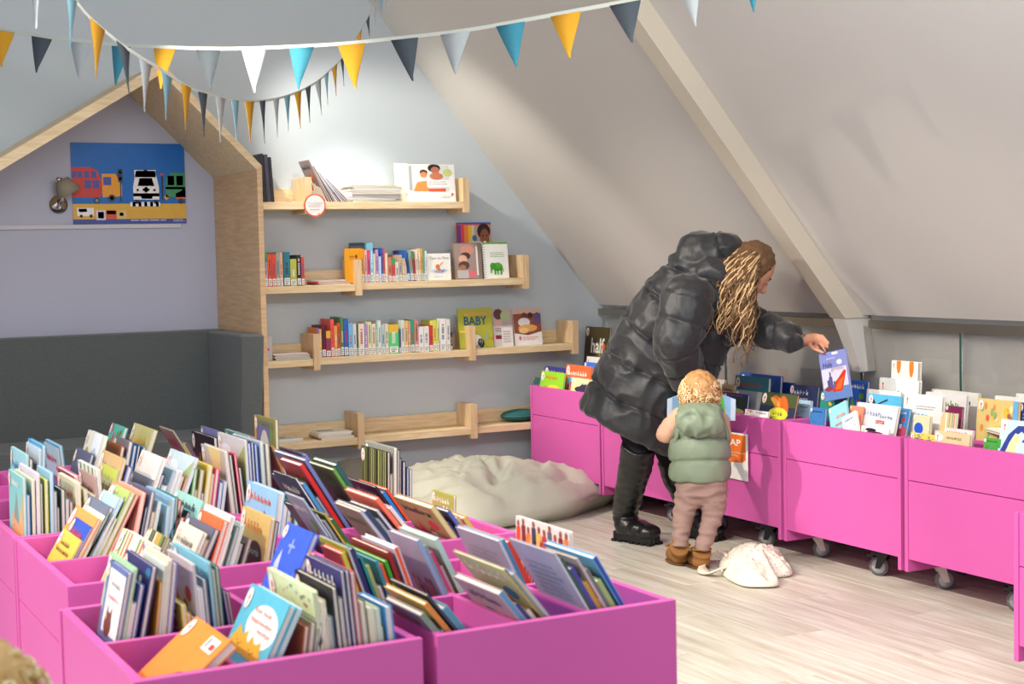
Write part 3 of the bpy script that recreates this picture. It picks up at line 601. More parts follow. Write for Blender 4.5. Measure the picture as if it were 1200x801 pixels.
def bin_unit(label, x0, x1, y0, y1, nx=3, ny=2, casters=True, blacks=(), fronts=(1, 1), overhang=0.0, group=None, ZR=0.61):
    t = thing('book_bin', label, 'book bin', ((x0+x1)/2, (y0+y1)/2, 0), group=group); T = 0.018
    for a, b in ((y0, y0+T), (y1-T, y1)): put('end_panel', bx(x0, x1, a, b, 0.093, ZR), PINK, t, bevel=0.0012)
    for i, (a, b) in enumerate(((x0+0.004, x0+0.004+T), (x1-0.004-T, x1-0.004))):
        put('upper_front_panel', bx(a, b, y0+T+0.0005, y1-T-0.0005, ZR-0.161, ZR-0.001), PINK, t, bevel=0.0012)
        put('lower_front_panel', bx(a, b, y0+T+0.0005, y1-T-0.0005, 0.142, ZR-0.164), PINK, t, bevel=0.0012)
    put('tray_floor', bx(x0+T+0.005, x1-T-0.005, y0+T+0.001, y1-T-0.001, ZR-0.125, ZR-0.111), PINK, t)
    put('bottom_panel', bx(x0+T+0.005, x1-T-0.005, y0+T+0.001, y1-T-0.001, 0.142, 0.160), PINK, t)
    iy0, iy1, ix0, ix1 = y0+T+0.001, y1-T-0.001, x0+T+0.005, x1-T-0.005
    ym = (iy0+iy1)/2
    if ny == 2: put('cross_divider', bx(ix0, ix1, ym-0.007, ym+0.007, ZR-0.110, ZR-0.006), PINK, t, bevel=0.001)
    for k in range(1, nx):
        xk = ix0+(ix1-ix0)*k/nx
        if ny == 2:
            put('divider', bx(xk-0.007, xk+0.007, iy0, ym-0.008, ZR-0.110, ZR-0.006), PINK, t, bevel=0.001)
            put('divider', bx(xk-0.007, xk+0.007, ym+0.008, iy1, ZR-0.110, ZR-0.006), PINK, t, bevel=0.001)
        else: put('divider', bx(xk-0.007, xk+0.007, iy0, iy1, ZR-0.110, ZR-0.006), PINK, t, bevel=0.001)
    if casters:
        for i, (cx_, cy_) in enumerate(((x0+0.20, y1-0.01), (x0+0.16, y0+0.30), (x1-0.12, y1-0.10), (x1-0.12, y0+0.13))):
            caster(t, cx_, cy_, R((62, 205, 62, 205)[i]), i in (1, 3))
    return t
# the row along the glass screen
bin_unit('pink book bin at the far end of the window row, against the gable wall', 4.0, 4.57, 6.600, 7.340)
bin_unit('pink book bin in the window row right behind the woman\'s legs', 4.0, 4.57, 5.855, 6.585)
rb = bin_unit('pink book bin in the window row with the orange AP notice on its front', 4.0, 4.57, 5.115, 5.845, blacks=(1,))
bin_unit('pink book bin in the window row behind the cloth bag, second nearest', 4.0, 4.57, 4.375, 5.095, blacks=(1,))
bin_unit('pink book bin nearest the right edge of the window row', 4.0, 4.57, 3.635, 4.355)
bin_unit('separate pink book bin cut off by the right edge of the picture', 3.40, 3.97, 2.51, 3.235, ZR=0.545)
# the island in the left foreground
bin_unit('nearest pink book bin of the island, with the teal cat book and the orange book', 0.620, 1.180, 2.620, 3.270)
bin_unit('nearest right-hand pink book bin of the island, beside the open floor', 1.210, 1.770, 2.620, 3.270)
bin_unit('pink book bin of the island in the second row, left side', 0.683, 1.250, 3.485, 4.175)
bin_unit('pink book bin of the island in the second row, right side', 1.290, 1.858, 3.485, 4.175)
bin_unit('pink book bin of the island in the third row, left side', 0.683, 1.250, 4.190, 4.880)
bin_unit('pink book bin of the island in the third row, right side', 1.290, 1.858, 4.190, 4.880)
bin_unit('pink book bin of the island in farthest row, left side', 0.683, 1.250, 4.895, 5.585)
bin_unit('pink book bin of the island in farthest row, right side', 1.290, 1.858, 4.895, 5.585)

# ------------------------------------------------------------------ the AP notice
t = thing('notice_sheet', 'white laminated notice with an orange badge reading AP on the bin front', 'notice', (3.993, 5.39, 0.35))
c_tl = at(836, 502.5, X=3.99); c_tr = at(876, 511.5, X=3.99); c_br = at(876, 564, X=3.99)
ya, yb = c_tl.y, c_tr.y; za, zb = c_tl.z, c_br.z
sh = put('sheet', bx(3.9905, 3.9915, yb, ya, zb, za), PRINT, t); paint(sh, '#ece9e6')
L = [([(.06, .96), (.94, .96), (.94, .44), (.84, .38), (.5, .35), (.16, .38), (.06, .44)], '#e8742c')]
L += P_text('AP', .50, .72, .80, .86, '#f6efe8', True) + P_text('automatisch', .30, .56, .92, .60, '#f6dfc8') + P_text('geldig', .45, .49, .72, .53, '#f6dfc8')
add_print('notice_print', L, lambda u, v, h: (-0.0025-h, (ya-5.39)+(yb-ya)*u, (zb-0.35)+(za-zb)*v), t)

# ------------------------------------------------------------------ books in the island
FILL = ['#5b8fc0', '#e9e5da', '#c9d6dc', '#8a8f9a', '#3a4a7a', '#d8cfae', '#4a8a7a', '#b9483a', '#efe9dc', '#9ab8c8', '#d9a94a', '#6a5a78', '#dfe6ea', '#4b6a48', '#c9a27a', '#34364a']
DESC = {'whale': 'large blue picture book with a whale', 'cats': 'teal book with two yellow cats', 'bear': 'book with a brown bear', 'duck': 'light blue book with a grey bird', 'boris': 'ochre book titled Boris', 'card': 'cream book with handwritten grey title', 'forest': 'tall book with a forest cover', 'kids': 'book with colourful children', 'arch': 'purple book with a pale arch', 'splat': 'white book with a dark green blot', 'bunny': 'slate blue book with a dark animal', 'portrait': 'wide book with a painted animal', 'mouse_old': 'turquoise book with a hatted animal', 'map': 'greyish book with tan shapes', 'number': 'black book with yellow and blue figures', 'figures': 'pale book with small figures', 'beach': 'book with a beach scene', 'green_frame': 'book with a lime top band'}
def row(ctx, group, packs, zf=0.502):
    xlo, xhi = (0.645, 1.15) if 'left' in ctx and 'nearest' in ctx else (1.24, 1.74) if 'nearest' in ctx else (0.71, 1.22) if 'left' in ctx else (1.32, 1.83)
    """packs: (Yf, theta, [(fx, fy, bx, by, cover, edge, kind, thick), ...]); px of the near top corner and far top corner"""
    ents = []
    for Yf_, th, bk, spine in packs:
        th_ = R(th); pr_x = None; lst = []
        for e in bk:
            fx, fy, bxx, byy, cov, edg, kind, tk = e
            P = at(fx, fy, Y=Yf_); h = (P.z-zf)/math.cos(th_)
            wd = 0.20+0.05*random.Random(fx*7+fy).random()
            if bxx is not None:
                B = at(bxx, byy, Z=P.z); wd = min(0.262, max(0.12, B.y-Yf_))
            lst.append([P.x-h*math.sin(th_), h, wd, cov, edg, kind, tk, fx])
        rng = random.Random(len(lst)*31+int(Yf_*100)+int(th*7))
        cs = math.cos(th_)
        for i, b in enumerate(lst):
            if i and b[0] < lst[i-1][0]+lst[i-1][6]/cs+0.0006:
                # make the previous book thinner first, then push this one along
                prev = lst[i-1]; room = (b[0]-prev[0])*cs-0.0006
                if room >= 0.0055: prev[6] = room
                else: prev[6] = min(prev[6], 0.0055); b[0] = prev[0]+(prev[6]+0.0006)/cs
        out = []
        for i, b in enumerate(lst):
            out.append(b)
            if i+1 < len(lst):
                x = b[0]+(b[6]+0.0006)/cs; end = lst[i+1][0]
                while end-x > 0.0075/cs:
                    tk = min((end-x)*cs-0.0006, 0.007+0.010*rng.random())
                    out.append([x, b[1]*(0.72+0.2*rng.random()), min(b[2], lst[i+1][2])*(0.8+0.2*rng.random()), rng.choice(FILL), None, None, tk, 0]); x += (tk+0.0006)/cs
        for b in out: ents.append((b, Yf_, th_, spine))
    ents.sort(key=lambda q: q[0][0])
    for n, (b, Yf_, th_, spine) in enumerate(ents):
        x, h, wd, cov, edg, kind, tk, fx = b
        nm = DESC.get(kind) or f'{cname(cov)} book'
        if kind in ('text',): nm = f'{cname(cov)} back cover'
        rr = random.Random(n*13+int(x*1000))
        jit = rr.random()*0.01 if kind is None and fx == 0 else 0.0
        dz = 0.0
        if x < xlo and th_ > 0: cut = (xlo-x)/math.sin(th_); dz = cut*math.cos(th_); h -= cut; x = xlo
        zz = zf+dz+(tk*abs(math.sin(th_)) if th_ > 0 else 0)
        build_book((x, Yf_+jit, zz), tk, wd, h, cov, edg or (rr.choice(['#e9e6e0', '#d9dde2']) if rr.random() < .4 else cov), kind, (0, th_, 0), spine, label=f'{nm}, {ORD[n]} from left in {ctx}', group=group, sticker=(spine == 'far'), artscale={'cats': .60, 'whale': .70, 'orange_back': .75, 'bear': .78, 'duck': .7, 'yellow_text': .6, 'plain': .75, 'card': .6, 'splat': .7, 'mouse_old': .8}.get(kind, .8))
B = lambda fx, fy, bx_, by_, c, e=None, k=None, t=0.014: (fx, fy, bx_, by_, c, e, k, t)
row('nearest left bin\'s front row', 'books in the nearest left bin', [
 (2.655, 50.9, [B(271, 760, 229.6, 730.5, '#ee8a3c', '#e8e2d8', 'orange_back', .020)], 'far'),
 (2.655, 27.0, [B(340, 713, 294, 687, '#57b0c8', '#4a9ac0', 'cats', .016), B(349.5, 714, None, None, '#b8dcea', '#b8dcea', 'plain', .010)], 'far'),
 (2.655, 8.0, [B(357, 735, None, None, '#a8583a'), B(364, 730, 342, 718, '#8c8468', '#6a6452', 'scene'), B(371, 737, None, None, '#9aa0a0'), B(377.4, 713, 327, 689, '#efe9de', '#d9d6e0', None, .009)], 'far'),
 (2.655, -5.0, [B(366, 693, 320, 662, '#cfdcae', '#dfe0a0', 'garden', .010), B(388, 689, 344, 667, '#26252e', '#3a3a46', 'scene', .012), B(398, 669, 354, 650, '#33316e', '#e3e1ea', 'scene', .012), B(404, 669, 362, 650, '#2e2c66', '#e3e1ea', 'plain', .010), B(410, 671, None, None, '#c96a78', '#d08088', None, .010),
   B(420, 705, None, None, '#8c8a6a'), B(430, 712, None, None, '#dfe2b8'), B(439, 713, 424, 701, '#bfe0cc', '#cfe4da', 'scene', .010), B(450, 711, 416, 695, '#4f9ad8', '#6aa8e0', 'plain', .016)], 'far')])
row('nearest left bin\'s rear row', 'books in the nearest left bin', [
 (2.965, 12.0, [B(149.4, 671.7, 125, 657, '#5f70a8', '#3c3f58', 'bear', .014), B(157.5, 666.4, 122, 647, '#a8d0a8', '#b8d6b8', 'plain', .012), B(155, 707, None, None, '#e4e0e8', '#e8e4ea', None, .010), B(164, 686, None, None, '#3c56a0', '#4a68b0', None, .010), B(178, 665, 143, 645, '#3b3a78', '#c8c8ce', 'confetti', .012)], 'far'),
 (2.965, 7.0, [B(187.7, 682, None, None, '#d8962e', '#e0a23a', None, .012), B(192, 662, 162, 646, '#d2e4da', '#c8cad0', 'plain', .010), B(194.5, 656, 164, 639, '#e2d8c2', '#d8d0c0', 'plain', .010), B(202, 660, None, None, '#6a6aa8', '#8088c0', None, .012)], 'far'),
 (2.965, -4.0, [B(212, 709, None, None, '#e0cc4a', '#d8c860', 'scene', .010), B(225, 661, 186.6, 644, '#d8d4d8', '#e4e2e6', 'scene', .014), B(231, 690, None, None, '#ece9ee', '#f0eef2', None, .010), B(236.5, 679, None, None, '#4a5a7a', '#5a6a88', None, .010), B(243, 659, 196, 635.6, '#7cc4dc', '#f2efe6', 'animal', .012), B(248, 668, None, None, '#8a9a78', '#9ab08a', None, .008), B(252, 664, None, None, '#1f6a60', '#2a7a6c', None, .008)], 'far'),
 (2.965, -8.0, [B(261, 692, None, None, '#6a5aa0', '#7a6ab0', None, .007), B(264, 694, None, None, '#8a3a4a', '#d8c8c8', None, .007)], 'far'),
 (2.965, 25.5, [B(368, 628, 330, 615, '#3a5fe0', '#7a8ae8', 'whale', .014)], 'far')])
row('nearest right bin\'s rear row', 'books in the nearest right bin', [
 (2.965, -19.0, [B(399, 649, 364, 640, '#f0763a', '#b8d84a', 'plain', .012), B(406, 642, 368, 628, '#aab49a', '#c0c4cc', 'green_frame', .008), B(410, 644, None, None, '#31356e', '#31356e', None, .010), B(422, 654, 402, 646, '#1f8a8a', '#2a9a94', None, .010), B(426, 664, None, None, '#a8b06a', '#a8b878', None, .008), B(440, 658, 420, 648, '#4aa0b8', '#2a8aa8', None, .010), B(445, 662, None, None, '#e8622e', '#e8622e', None, .007), B(450, 658, None, None, '#3fa02e', '#3fae2e', None, .008), B(453, 648, 406, 630, '#8a2028', '#a02a2a', 'plain', .010), B(461, 643, 418, 628, '#d8d4dc', '#ef6234', 'plain', .013)], 'near'),
 (2.965, -25.0, [B(488, 634, 446, 622, '#a49cae', '#8ab4d8', 'figures', .014), B(497, 640, None, None, '#b8c0cc', '#6a8aa8', None, .010), B(502, 648, None, None, '#c84070', '#d84a7a', None, .007), B(509, 633, 460, 618, '#b8d4c4', '#b8d8cc', 'scene', .012)], 'near'),
 (2.965, -25.6, [B(583, 634, 523, 618, '#a09cae', '#c8ccd8', 'text', .012), B(588, 633, 536, 617, '#5a9ac0', '#4a8ab0', 'plain', .010), B(594, 636, None, None, '#d8503a', '#d0483a', None, .012)], 'near')])
row('nearest right bin\'s front row', 'books in the nearest right bin', [
 (2.655, -38.0, [B(492, 722, 449, 701, '#8a8a90', '#7a9a78', 'plain', .012), B(497, 709, 445, 687, '#c8a858', '#ec7a3a', 'plain', .010), B(500, 698, 444, 679, '#3a3a4c', '#4a4a5c', 'plain', .012), B(510, 716, None, None, '#6aa0b0', '#5a94a8', None, .014)], 'near'),
 (2.655, -38.5, [B(584, 697, 530, 675, '#b49aa0', '#5a9ac0', 'plain', .014), B(590.5, 668, 530, 645, '#c0bc92', '#8a7a50', 'scene', .014), B(600, 674, 546, 650, '#5a90d0', '#c8b890', 'plain', .010)], 'near'),
 (2.655, -31.0, [B(649, 648.5, 591.6, 631, '#a6a2b0', '#c4cad4', 'text', .012), B(656, 655, None, None, '#3a5a3e', '#3e6044', None, .010), B(664, 668, None, None, '#4a4a9a', '#4a4a8a', None, .010), B(675, 655, 640, 642, '#b0a8a8', '#c8a8a8', 'plain', .010), B(686, 668, None, None, '#8a8878', '#5a6a78', 'scene', .010), B(699, 682, None, None, '#8ca46a', '#a0b078', None, .012), B(694.5, 655, 636, 636, '#5a9ac8', '#3a48a0', 'plain', .012)], 'near')])
row('second-row left bin\'s front row', 'books in the second-row left bin', [
 (3.52, 27.0, [B(186, 648, 143, 622, '#a8cfe2', '#c8d8e0', 'duck', .012)], 'far'),
 (3.52, 25.5, [B(176, 640, 148, 618, '#e6dccc', '#e8e0d4', 'stripes', .012), B(184, 643, 156, 622, '#efeade', '#efeade', 'plain', .012), B(196, 632, 168, 620, '#8a8a50', '#4a8a7a', 'stripes', .010), B(238, 626, 213, 612, '#ddd8c4', '#4a4a8a', 'card', .012), B(252, 622, 217, 606, '#5f6072', '#b0a8b8', 'plain', .014)], 'far'),
 (3.52, 19.0, [B(262, 612, 230, 599, '#f06838', '#a83a5a', 'plain', .016), B(271, 606, 237, 592, '#ece4de', '#e4e0e8', 'plain', .012), B(278, 618, None, None, '#8a9a9c', '#5a6a6a', None, .010), B(283, 615, None, None, '#cfe2dc', '#cfe2dc', None, .010), B(292, 632, 274, 627, '#8a7a78', '#b0b8a8', 'scene', .008)], 'far'),
 (3.52, 11.0, [B(318, 608, 276, 594, '#cdb070', '#a8a8b8', 'boris', .016), B(323, 612, None, None, '#34386a', '#34386a', None, .010)], 'far')])
row('second-row left bin\'s rear row', 'books in the second-row left bin', [
 (3.87, 31.0, [B(95, 634.5, 76, 619.5, '#e6c04a', '#b08a30', 'yellow_text', .010), B(102.6, 619, 80, 607, '#2a4fb8', '#2a4fb8', 'plain', .010), B(115, 610, 86, 594, '#ef9a4c', '#e8502e', 'plain', .014), B(123, 606, 93, 592, '#dfe4cc', '#b08a6a', None, .010), B(129, 602, None, None, '#8a9878', '#7a8a6a', None, .010), B(135, 608, 122, 604, '#d6cfa8', '#8a98a0', None, .012)], 'far'),
 (3.87, 28.0, [B(129, 596, 104, 582, '#6a7488', '#7a88a8', 'bunny', .012), B(140, 586, 116, 576, '#a8d2ec', '#c8e0ec', None, .012), B(153, 579, 128, 570, '#a8ba6a', '#3f7a3a', 'garden', .020), B(160, 580, 138, 564, '#e88a78', '#d8452f', None, .008)], 'far'),
 (3.87, 13.0, [B(166, 578, 138, 564, '#eaa896', '#e0a8a0', 'plain', .012), B(171, 594, None, None, '#44446a', '#34345e', None, .010), B(177, 577, 154, 565, '#5f5f7a', '#6a68a0', None, .012), B(186, 588, None, None, '#cfe0e4', '#b8ccd0', None, .008)], 'far'),
 (3.87, 6.8, [B(196, 594, 178, 584, '#a8cce0', '#8abcd8', 'animal', .010), B(201, 584, 170, 566, '#8cb6d6', '#8aa8d0', 'beach', .014), B(206, 583, 188, 571, '#1f7a70', '#1f7a70', None, .009), B(209, 586, None, None, '#b8483a', '#c05a4a', None, .009)], 'far'),
 (3.87, 24, [B(213, 592, 188, 572, '#5a7a7a', '#2f5f70', 'stripes', .010), B(238, 588, 206, 572, '#9ad0cc', '#cfd8dc', 'scene', .010), B(226, 600, 206, 590, '#d89a58', '#3a6a98', None, .010)], 'far'),
 (3.87, 9.0, [B(326, 578, 290, 564, '#8fc2e8', '#6aa8e0', 'plain', .020), B(333, 592, None, None, '#dfe0e8', '#e8e8f0', None, .010), B(338, 594, None, None, '#b8c8d8', '#a8b8c8', None, .008), B(347, 591, 327, 582, '#4aa298', '#4aa298', 'confetti', .014)], 'far')])
row('second-row right bin\'s front row', 'books in the second-row right bin', [
 (3.52, -32.0, [B(354, 585, 328, 577, '#8a98a8', '#a8bccc', 'scene', .013), B(362, 604, None, None, '#2c3030', '#c0c4cc', None, .010), B(372, 612, None, None, '#4a5a3a', '#8a94a0', None, .009), B(380, 603, 361, 590, '#8a9048', '#d0a040', 'scene', .012), B(384, 610, None, None, '#2f5a2a', '#3a6a34', None, .010)], 'near'),
 (3.52, -37.0, [B(421, 600, 389, 589, '#a8988c', '#a8c0d8', 'plain', .012), B(427, 600, 392, 587, '#4a4e5a', '#2e4a6a', 'plain', .012), B(440, 599, 401, 588, '#5a5a68', '#c8ccd8', 'plain', .010), B(440, 586, 394, 574, '#ea7058', '#ec7a60', 'plain', .012), B(456, 596, None, None, '#d8d4c8', '#e0dcd8', None, .010)], 'near'),
 (3.52, -35.0, [B(504, 596, 456, 582, '#a8885a', '#c8c08a', 'scene', .016), B(524, 600, None, None, '#5a5a88', '#4a6ab0', 'plain', .010), B(542, 608, 510, 599, '#c88a4a', '#c0b060', 'scene', .014)], 'near')])
row('second-row right bin\'s rear row', 'books in the second-row right bin', [
 (3.87, -31.0, [B(346, 561, 310, 552, '#2c3048', '#d8d8dc', 'plain', .012), B(334, 570, 296, 556, '#46465a', '#4a90c8', 'plain', .014), B(351, 546, 322, 538, '#8f3038', '#d02a2a', 'plain', .014), B(356, 540, 322, 521, '#5a5a7a', '#6a78b0', 'plain', .012)], 'near'),
 (3.87, -32.3, [B(389.4, 551, 355, 541.5, '#58663a', '#5aa040', 'plain', .014), B(392, 546, 357, 538, '#254a44', '#2a5a5a', 'plain', .014)], 'near'),
 (3.87, -34.0, [B(439.6, 571, 404, 561, '#3a2630', '#2a2432', 'scene', .014), B(448, 578, None, None, '#2f80c8', '#2a7ac8', None, .010), B(452, 574, None, None, '#e0502e', '#e0502e', None, .008)], 'near'),
 (3.87, 1.5, [B(531, 581, 502, 574, '#9aa050', '#a0a868', 'animal', .010)], 'far')])
row('third-row left bin\'s front row', 'books in third-row left bin', [
 (4.225, 1.0, [B(26, 560, 1, 550, '#7fbcc0', '#8acac8', 'mouse_old', .012), B(31, 580, None, None, '#2f7ac0', '#3a88c8', None, .009), B(37, 562, 15, 546, '#d8d8c0', '#d4dcc0', None, .008), B(42, 555, 20, 541, '#cfcada', '#e0dcec', None, .010), B(47, 566, None, None, '#3a5a2e', '#4a6a38', None, .007), B(52, 562, 38, 554, '#c2cc50', '#c8ce78', None, .009), B(58, 554, 32, 546, '#8fc4e4', '#e0e4ec', 'plain', .013), B(63, 576, None, None, '#8a9aa0', '#9aa8ac', None, .008), B(71, 574, 60, 568, '#3a5048', '#2a52c0', None, .014), B(77, 585, None, None, '#c8c8d0', '#d0d0d8', None, .008), B(82, 588, None, None, '#b8a8a0', '#c0b0a8', None, .007), B(89, 566, 62, 554, '#ddd8b8', '#ecebea', 'plain', .013)], 'far'),
 (4.225, -3.0, [B(98, 574, 80, 566, '#dfd8a8', '#d8ce6a', None, .010), B(111, 559, 83, 550, '#b89a98', '#d8d4d4', 'plain', .014), B(112, 550, 85, 539, '#e8e4dc', '#e8e0d8', 'stripes', .010)], 'far'),
 (4.225, 18.0, [B(130, 572, 110, 562, '#5a7a4a', '#4a6a42', 'confetti', .010), B(136, 552, 114, 543, '#b8c45a', '#c8d070', 'animal', .012), B(142, 539, 117, 528, '#c9a878', '#c9a878', 'animal', .010), B(150, 548, 124, 537, '#6a78b8', '#5a6ab8', 'stripes', .014)], 'far'),
 (4.225, 21.0, [B(179, 563, 149, 552, '#6f7380', '#7a7a8a', 'plain', .010), B(190, 538, 168, 528, '#e4e2de', '#d8d8dc', 'splat', .014), B(219, 559, 187, 548, '#c08a5c', '#b07a50', 'yellow_text', .012), B(225, 538, 194, 526, '#c0d4e0', '#a8b0a8', 'beach', .012)], 'far'),
 (4.225, 9.0, [B(228, 549, None, None, '#6fae6a', '#cfdfc0', None, .010), B(235, 551, None, None, '#a89a6a', '#3a8a98', None, .012), B(244, 546, 222, 537, '#d8c052', '#e0c858', 'plain', .014), B(253, 550, 233, 541, '#d0487a', '#e8e0d0', None, .012), B(258, 566, None, None, '#a8c0e0', '#4a7ac8', None, .009), B(263, 564, None, None, '#c8d0e0', '#6a90d0', None, .009)], 'far'),
 (4.225, -5.4, [B(262, 529, 230, 520, '#b8b0a8', '#1f5cc0', 'map', .014), B(268, 533, None, None, '#1e1c26', '#1e1c26', None, .010), B(274, 532, None, None, '#d83a5a', '#d8a0a8', None, .012), B(279, 548, None, None, '#2a2c3a', '#3a80a0', None, .010)], 'far')])
row('third-row right bin\'s front row', 'books in third-row right bin', [
 (4.225, -2.0, [B(286, 516, 256, 504, '#c4c4c8', '#c8c0a0', 'beach', .014), B(290, 519, None, None, '#2a4aa8', '#2a5ab8', None, .010), B(294, 518, None, None, '#3a4a6a', '#4a6a88', None, .008), B(298, 520, None, None, '#3a6ac8', '#3a6ac0', None, .008), B(304, 518, 276, 504, '#a8b8c0', '#e8e6ea', 'plain', .012), B(310, 520, 284, 507, '#8a8a78', '#2f2f68', 'plain', .014)], 'far'),
 (4.225, -22.0, [B(318, 523, None, None, '#c08a4a', '#a86a3a', None, .010), B(322, 528, None, None, '#d8d4d0', '#7a2a4a', None, .010)], 'near'),
 (4.225, 1.6, [B(454, 530, 419, 522, '#2f2a22', '#4a4a78', 'forest', .010), B(461, 525, 430, 516, '#8a8c84', '#c8c8c0', 'plain', .014), B(466, 527, None, None, '#1e1c22', '#a89878', None, .008), B(472, 541, None, None, '#2a2c48', '#2a3450', None, .010), B(477, 548, None, None, '#4a6a88', '#3a5a78', None, .007), B(480, 550, None, None, '#8a7a9a', '#9a8aa0', None, .009)], 'far')])
row('third-row left bin\'s rear row', 'books in third-row left bin', [
 (4.56, 3.0, [B(30, 533, 10, 523, '#9cd0dc', '#d8dcdc', 'plain', .014), B(34, 538, 18, 524, '#5a4a42', '#3a3a40', None, .012), B(46, 526, 26, 518, '#c8d8e4', '#dce4ec', 'plain', .012), B(49, 522, 24, 514, '#4aa0d0', '#4a90d0', None, .012)], 'far'),
 (4.56, -6.0, [B(86, 558, 52, 540, '#e07a92', '#d86a88', 'plain', .016)], 'far'),
 (4.56, 18.0, [B(107, 533, 84, 525, '#5c6480', '#4a5470', 'bunny', .010), B(121, 512, 100, 505, '#d8d8c8', '#8ab0d8', 'portrait', .016)], 'far'),
 (4.56, 12.0, [B(142, 524, 125, 516, '#9a5a30', '#3a3048', 'plain', .012), B(151, 518, 130, 512, '#7a7480', '#34445a', 'plain', .014), B(157, 522, None, None, '#4a80c0', '#6a98c8', None, .010), B(162, 522, None, None, '#2a3a60', '#2a3a60', None, .008), B(168, 524, None, None, '#5a8ab0', '#8ab0b8', None, .009)], 'far')])
row('third-row right bin\'s rear row', 'books in third-row right bin', [
 (4.56, 0.0, [B(322, 492, 293, 486, '#8a8448', '#6a6aa8', 'arch', .012)], 'far'),
 (4.56, -30.0, [B(353, 532, 322, 521, '#5a6070', '#3a70b0', 'plain', .012), B(349, 534, 326, 528, '#6a6a98', '#7a80c0', None, .010)], 'near')])
row('farthest left bin\'s front row', 'books in farthest left bin', [
 (4.93, -5.0, [B(67, 526, 47, 518, '#b0ccd4', '#b0c0d4', 'plain', .012), B(52, 524, 32, 516, '#5aa0cc', '#a8c8e0', 'plain', .012)], 'far'),
 (4.93, 20.0, [B(146, 502, 124, 497, '#5ab0a0', '#7a5a50', 'confetti', .014), B(180, 505, 154, 497, '#cfc98a', '#c0bc9a', 'plain', .016)], 'far'),
 (4.93, -30.0, [B(202, 505, 178, 500, '#9a9280', '#a8a090', 'plain', .012), B(206, 520, 184, 514, '#6a8a4a', '#c8c84a', None, .010), B(196, 522, 178, 517, '#6a6058', '#7a4a7a', None, .010)], 'near')])
row('farthest right bin\'s front row', 'books in farthest right bin', [
 (4.93, -2.0, [B(250, 513, 223, 503, '#23212a', '#4a4a58', 'number', .014), B(256, 505, 226, 499, '#7a7ab0', '#6a62b0', 'plain', .014), B(252, 527, None, None, '#2a9aa0', '#2a9aa0', None, .008)], 'far'),
 (4.93, -8, [B(290, 511, 258, 503, '#6aa0a0', '#b09a6a', 'plain', .012), B(300, 514, 270, 506, '#8a3a4a', '#a0a0a8', 'plain', .014)], 'far')])
# the book of children, upright at the right wall of the nearest right bin
build_book((1.722, 2.985, 0.502), 0.010, 0.262, at(670.7, 622.5, Y=2.985).z-0.502, '#d8d0cc', '#c9b0a8', 'kids', (0, 0, 0), 'far', False, 'upright book with a row of colourful children, by the open floor', 'books in the nearest right bin')

# ------------------------------------------------------------------ books in the row along the glass screen
def rowbook(lft, rgt, X, th, cov, edge, kind, tk, label, ctx, group, zf=0.502, roll=0.0, sticker=True, spine='far'):
    Pn = at(*rgt, X=X); Pf = at(*lft, X=X); th_ = R(th)
    wd = max(0.08, min(0.32, Pf.y-Pn.y)); h = (Pn.z-zf)/math.cos(th_)
    x0 = X-h*math.sin(th_); dz = 0.0
    if x0 < 4.027: cut = (4.027-x0)/max(0.03, math.sin(th_)); cut = min(cut, h-0.10); h -= cut; x0 = X-h*math.sin(th_); dz = cut*math.cos(th_)
    if x0 < 4.024: x0 = 4.024
    loc = Vector((x0, Pn.y, zf+dz+tk*math.sin(abs(th_))))
    return build_book(loc, tk, wd, h, cov, edge, kind, (R(roll), th_, 0), spine, label=f'{label} in {ctx}', group=group, sticker=sticker, artscale=max(.25, min(1, (Pn.z-.612)/h*1.2+.08)))
def many(ctx, group, lst):
    for e in lst: rowbook(*e[:9], ctx, group, **(e[9] if len(e) > 9 else {}))
many('the window-row bin by the gable wall', 'books in the bin by the gable wall', [
 ((626, 441), (634, 443), 4.10, 8, '#3a9a84', '#2a3a3a', 'plain', .014, 'narrow teal book'),
 ((635, 434), (662, 437.5), 4.05, 10, '#8fce2e', '#7ab82a', 'virus', .010, 'lime green book with orange title'),
 ((639, 428), (667, 432), 4.11, 8, '#3c3a8c', '#3a4ab8', 'plain', .014, 'indigo picture book'),
 ((664, 426), (694, 430), 4.10, 8, '#f0663a', '#2f6ad0', 'orange_city', .012, 'orange book with a colourful crowd'),
 ((670, 443), (693, 445.5), 4.04, 12, '#e0dc9a', '#d8d088', 'animal', .008, 'small pale yellow book'),
 ((685, 423), (704, 426), 4.20, 8, '#2f7ad8', '#e86a2e', 'plain', .014, 'bright blue picture book'),
 ((688, 417.5), (710, 419.5), 4.30, 6, '#e8e6e0', '#b8c8a8', 'plain', .012, 'white picture book'),
 ((687, 382), (715, 384), 4.46, 6, '#4a4028', '#3a3020', 'halt', .010, 'tall brown forest book with white title'),
])
many('the bin behind the woman', 'books in the bin behind the woman', [
 ((700, 440), (726, 443), 4.12, 8, '#c9503a', '#c9503a', 'animal', .012, 'red picture book'),
 ((735, 444), (765, 448), 4.20, 8, '#4a8aa8', '#4a8aa8', 'scene', .012, 'sea blue picture book'),
 ((770, 448), (800, 452), 4.25, 8, '#d8cfae', '#d8cfae', 'plain', .012, 'cream picture book'),
 ((814, 430), (833, 431.5), 4.44, 4, '#8cc8ec', '#2f8ac8', 'plain', .012, 'sky blue picture book'),
 ((826, 437), (839, 438), 4.36, 6, '#e0604a', '#e87a5a', 'plain', .012, 'coral red picture book'),
 ((822, 443), (849, 445.5), 4.27, 6, '#e4e0d6', '#d8d4ca', 'mouse_black', .012, 'white book with a black drawn figure'),
 ((846, 449), (861, 451.5), 4.22, 6, '#d8d29a', '#d0c890', None, .012, 'pale straw picture book'),
])
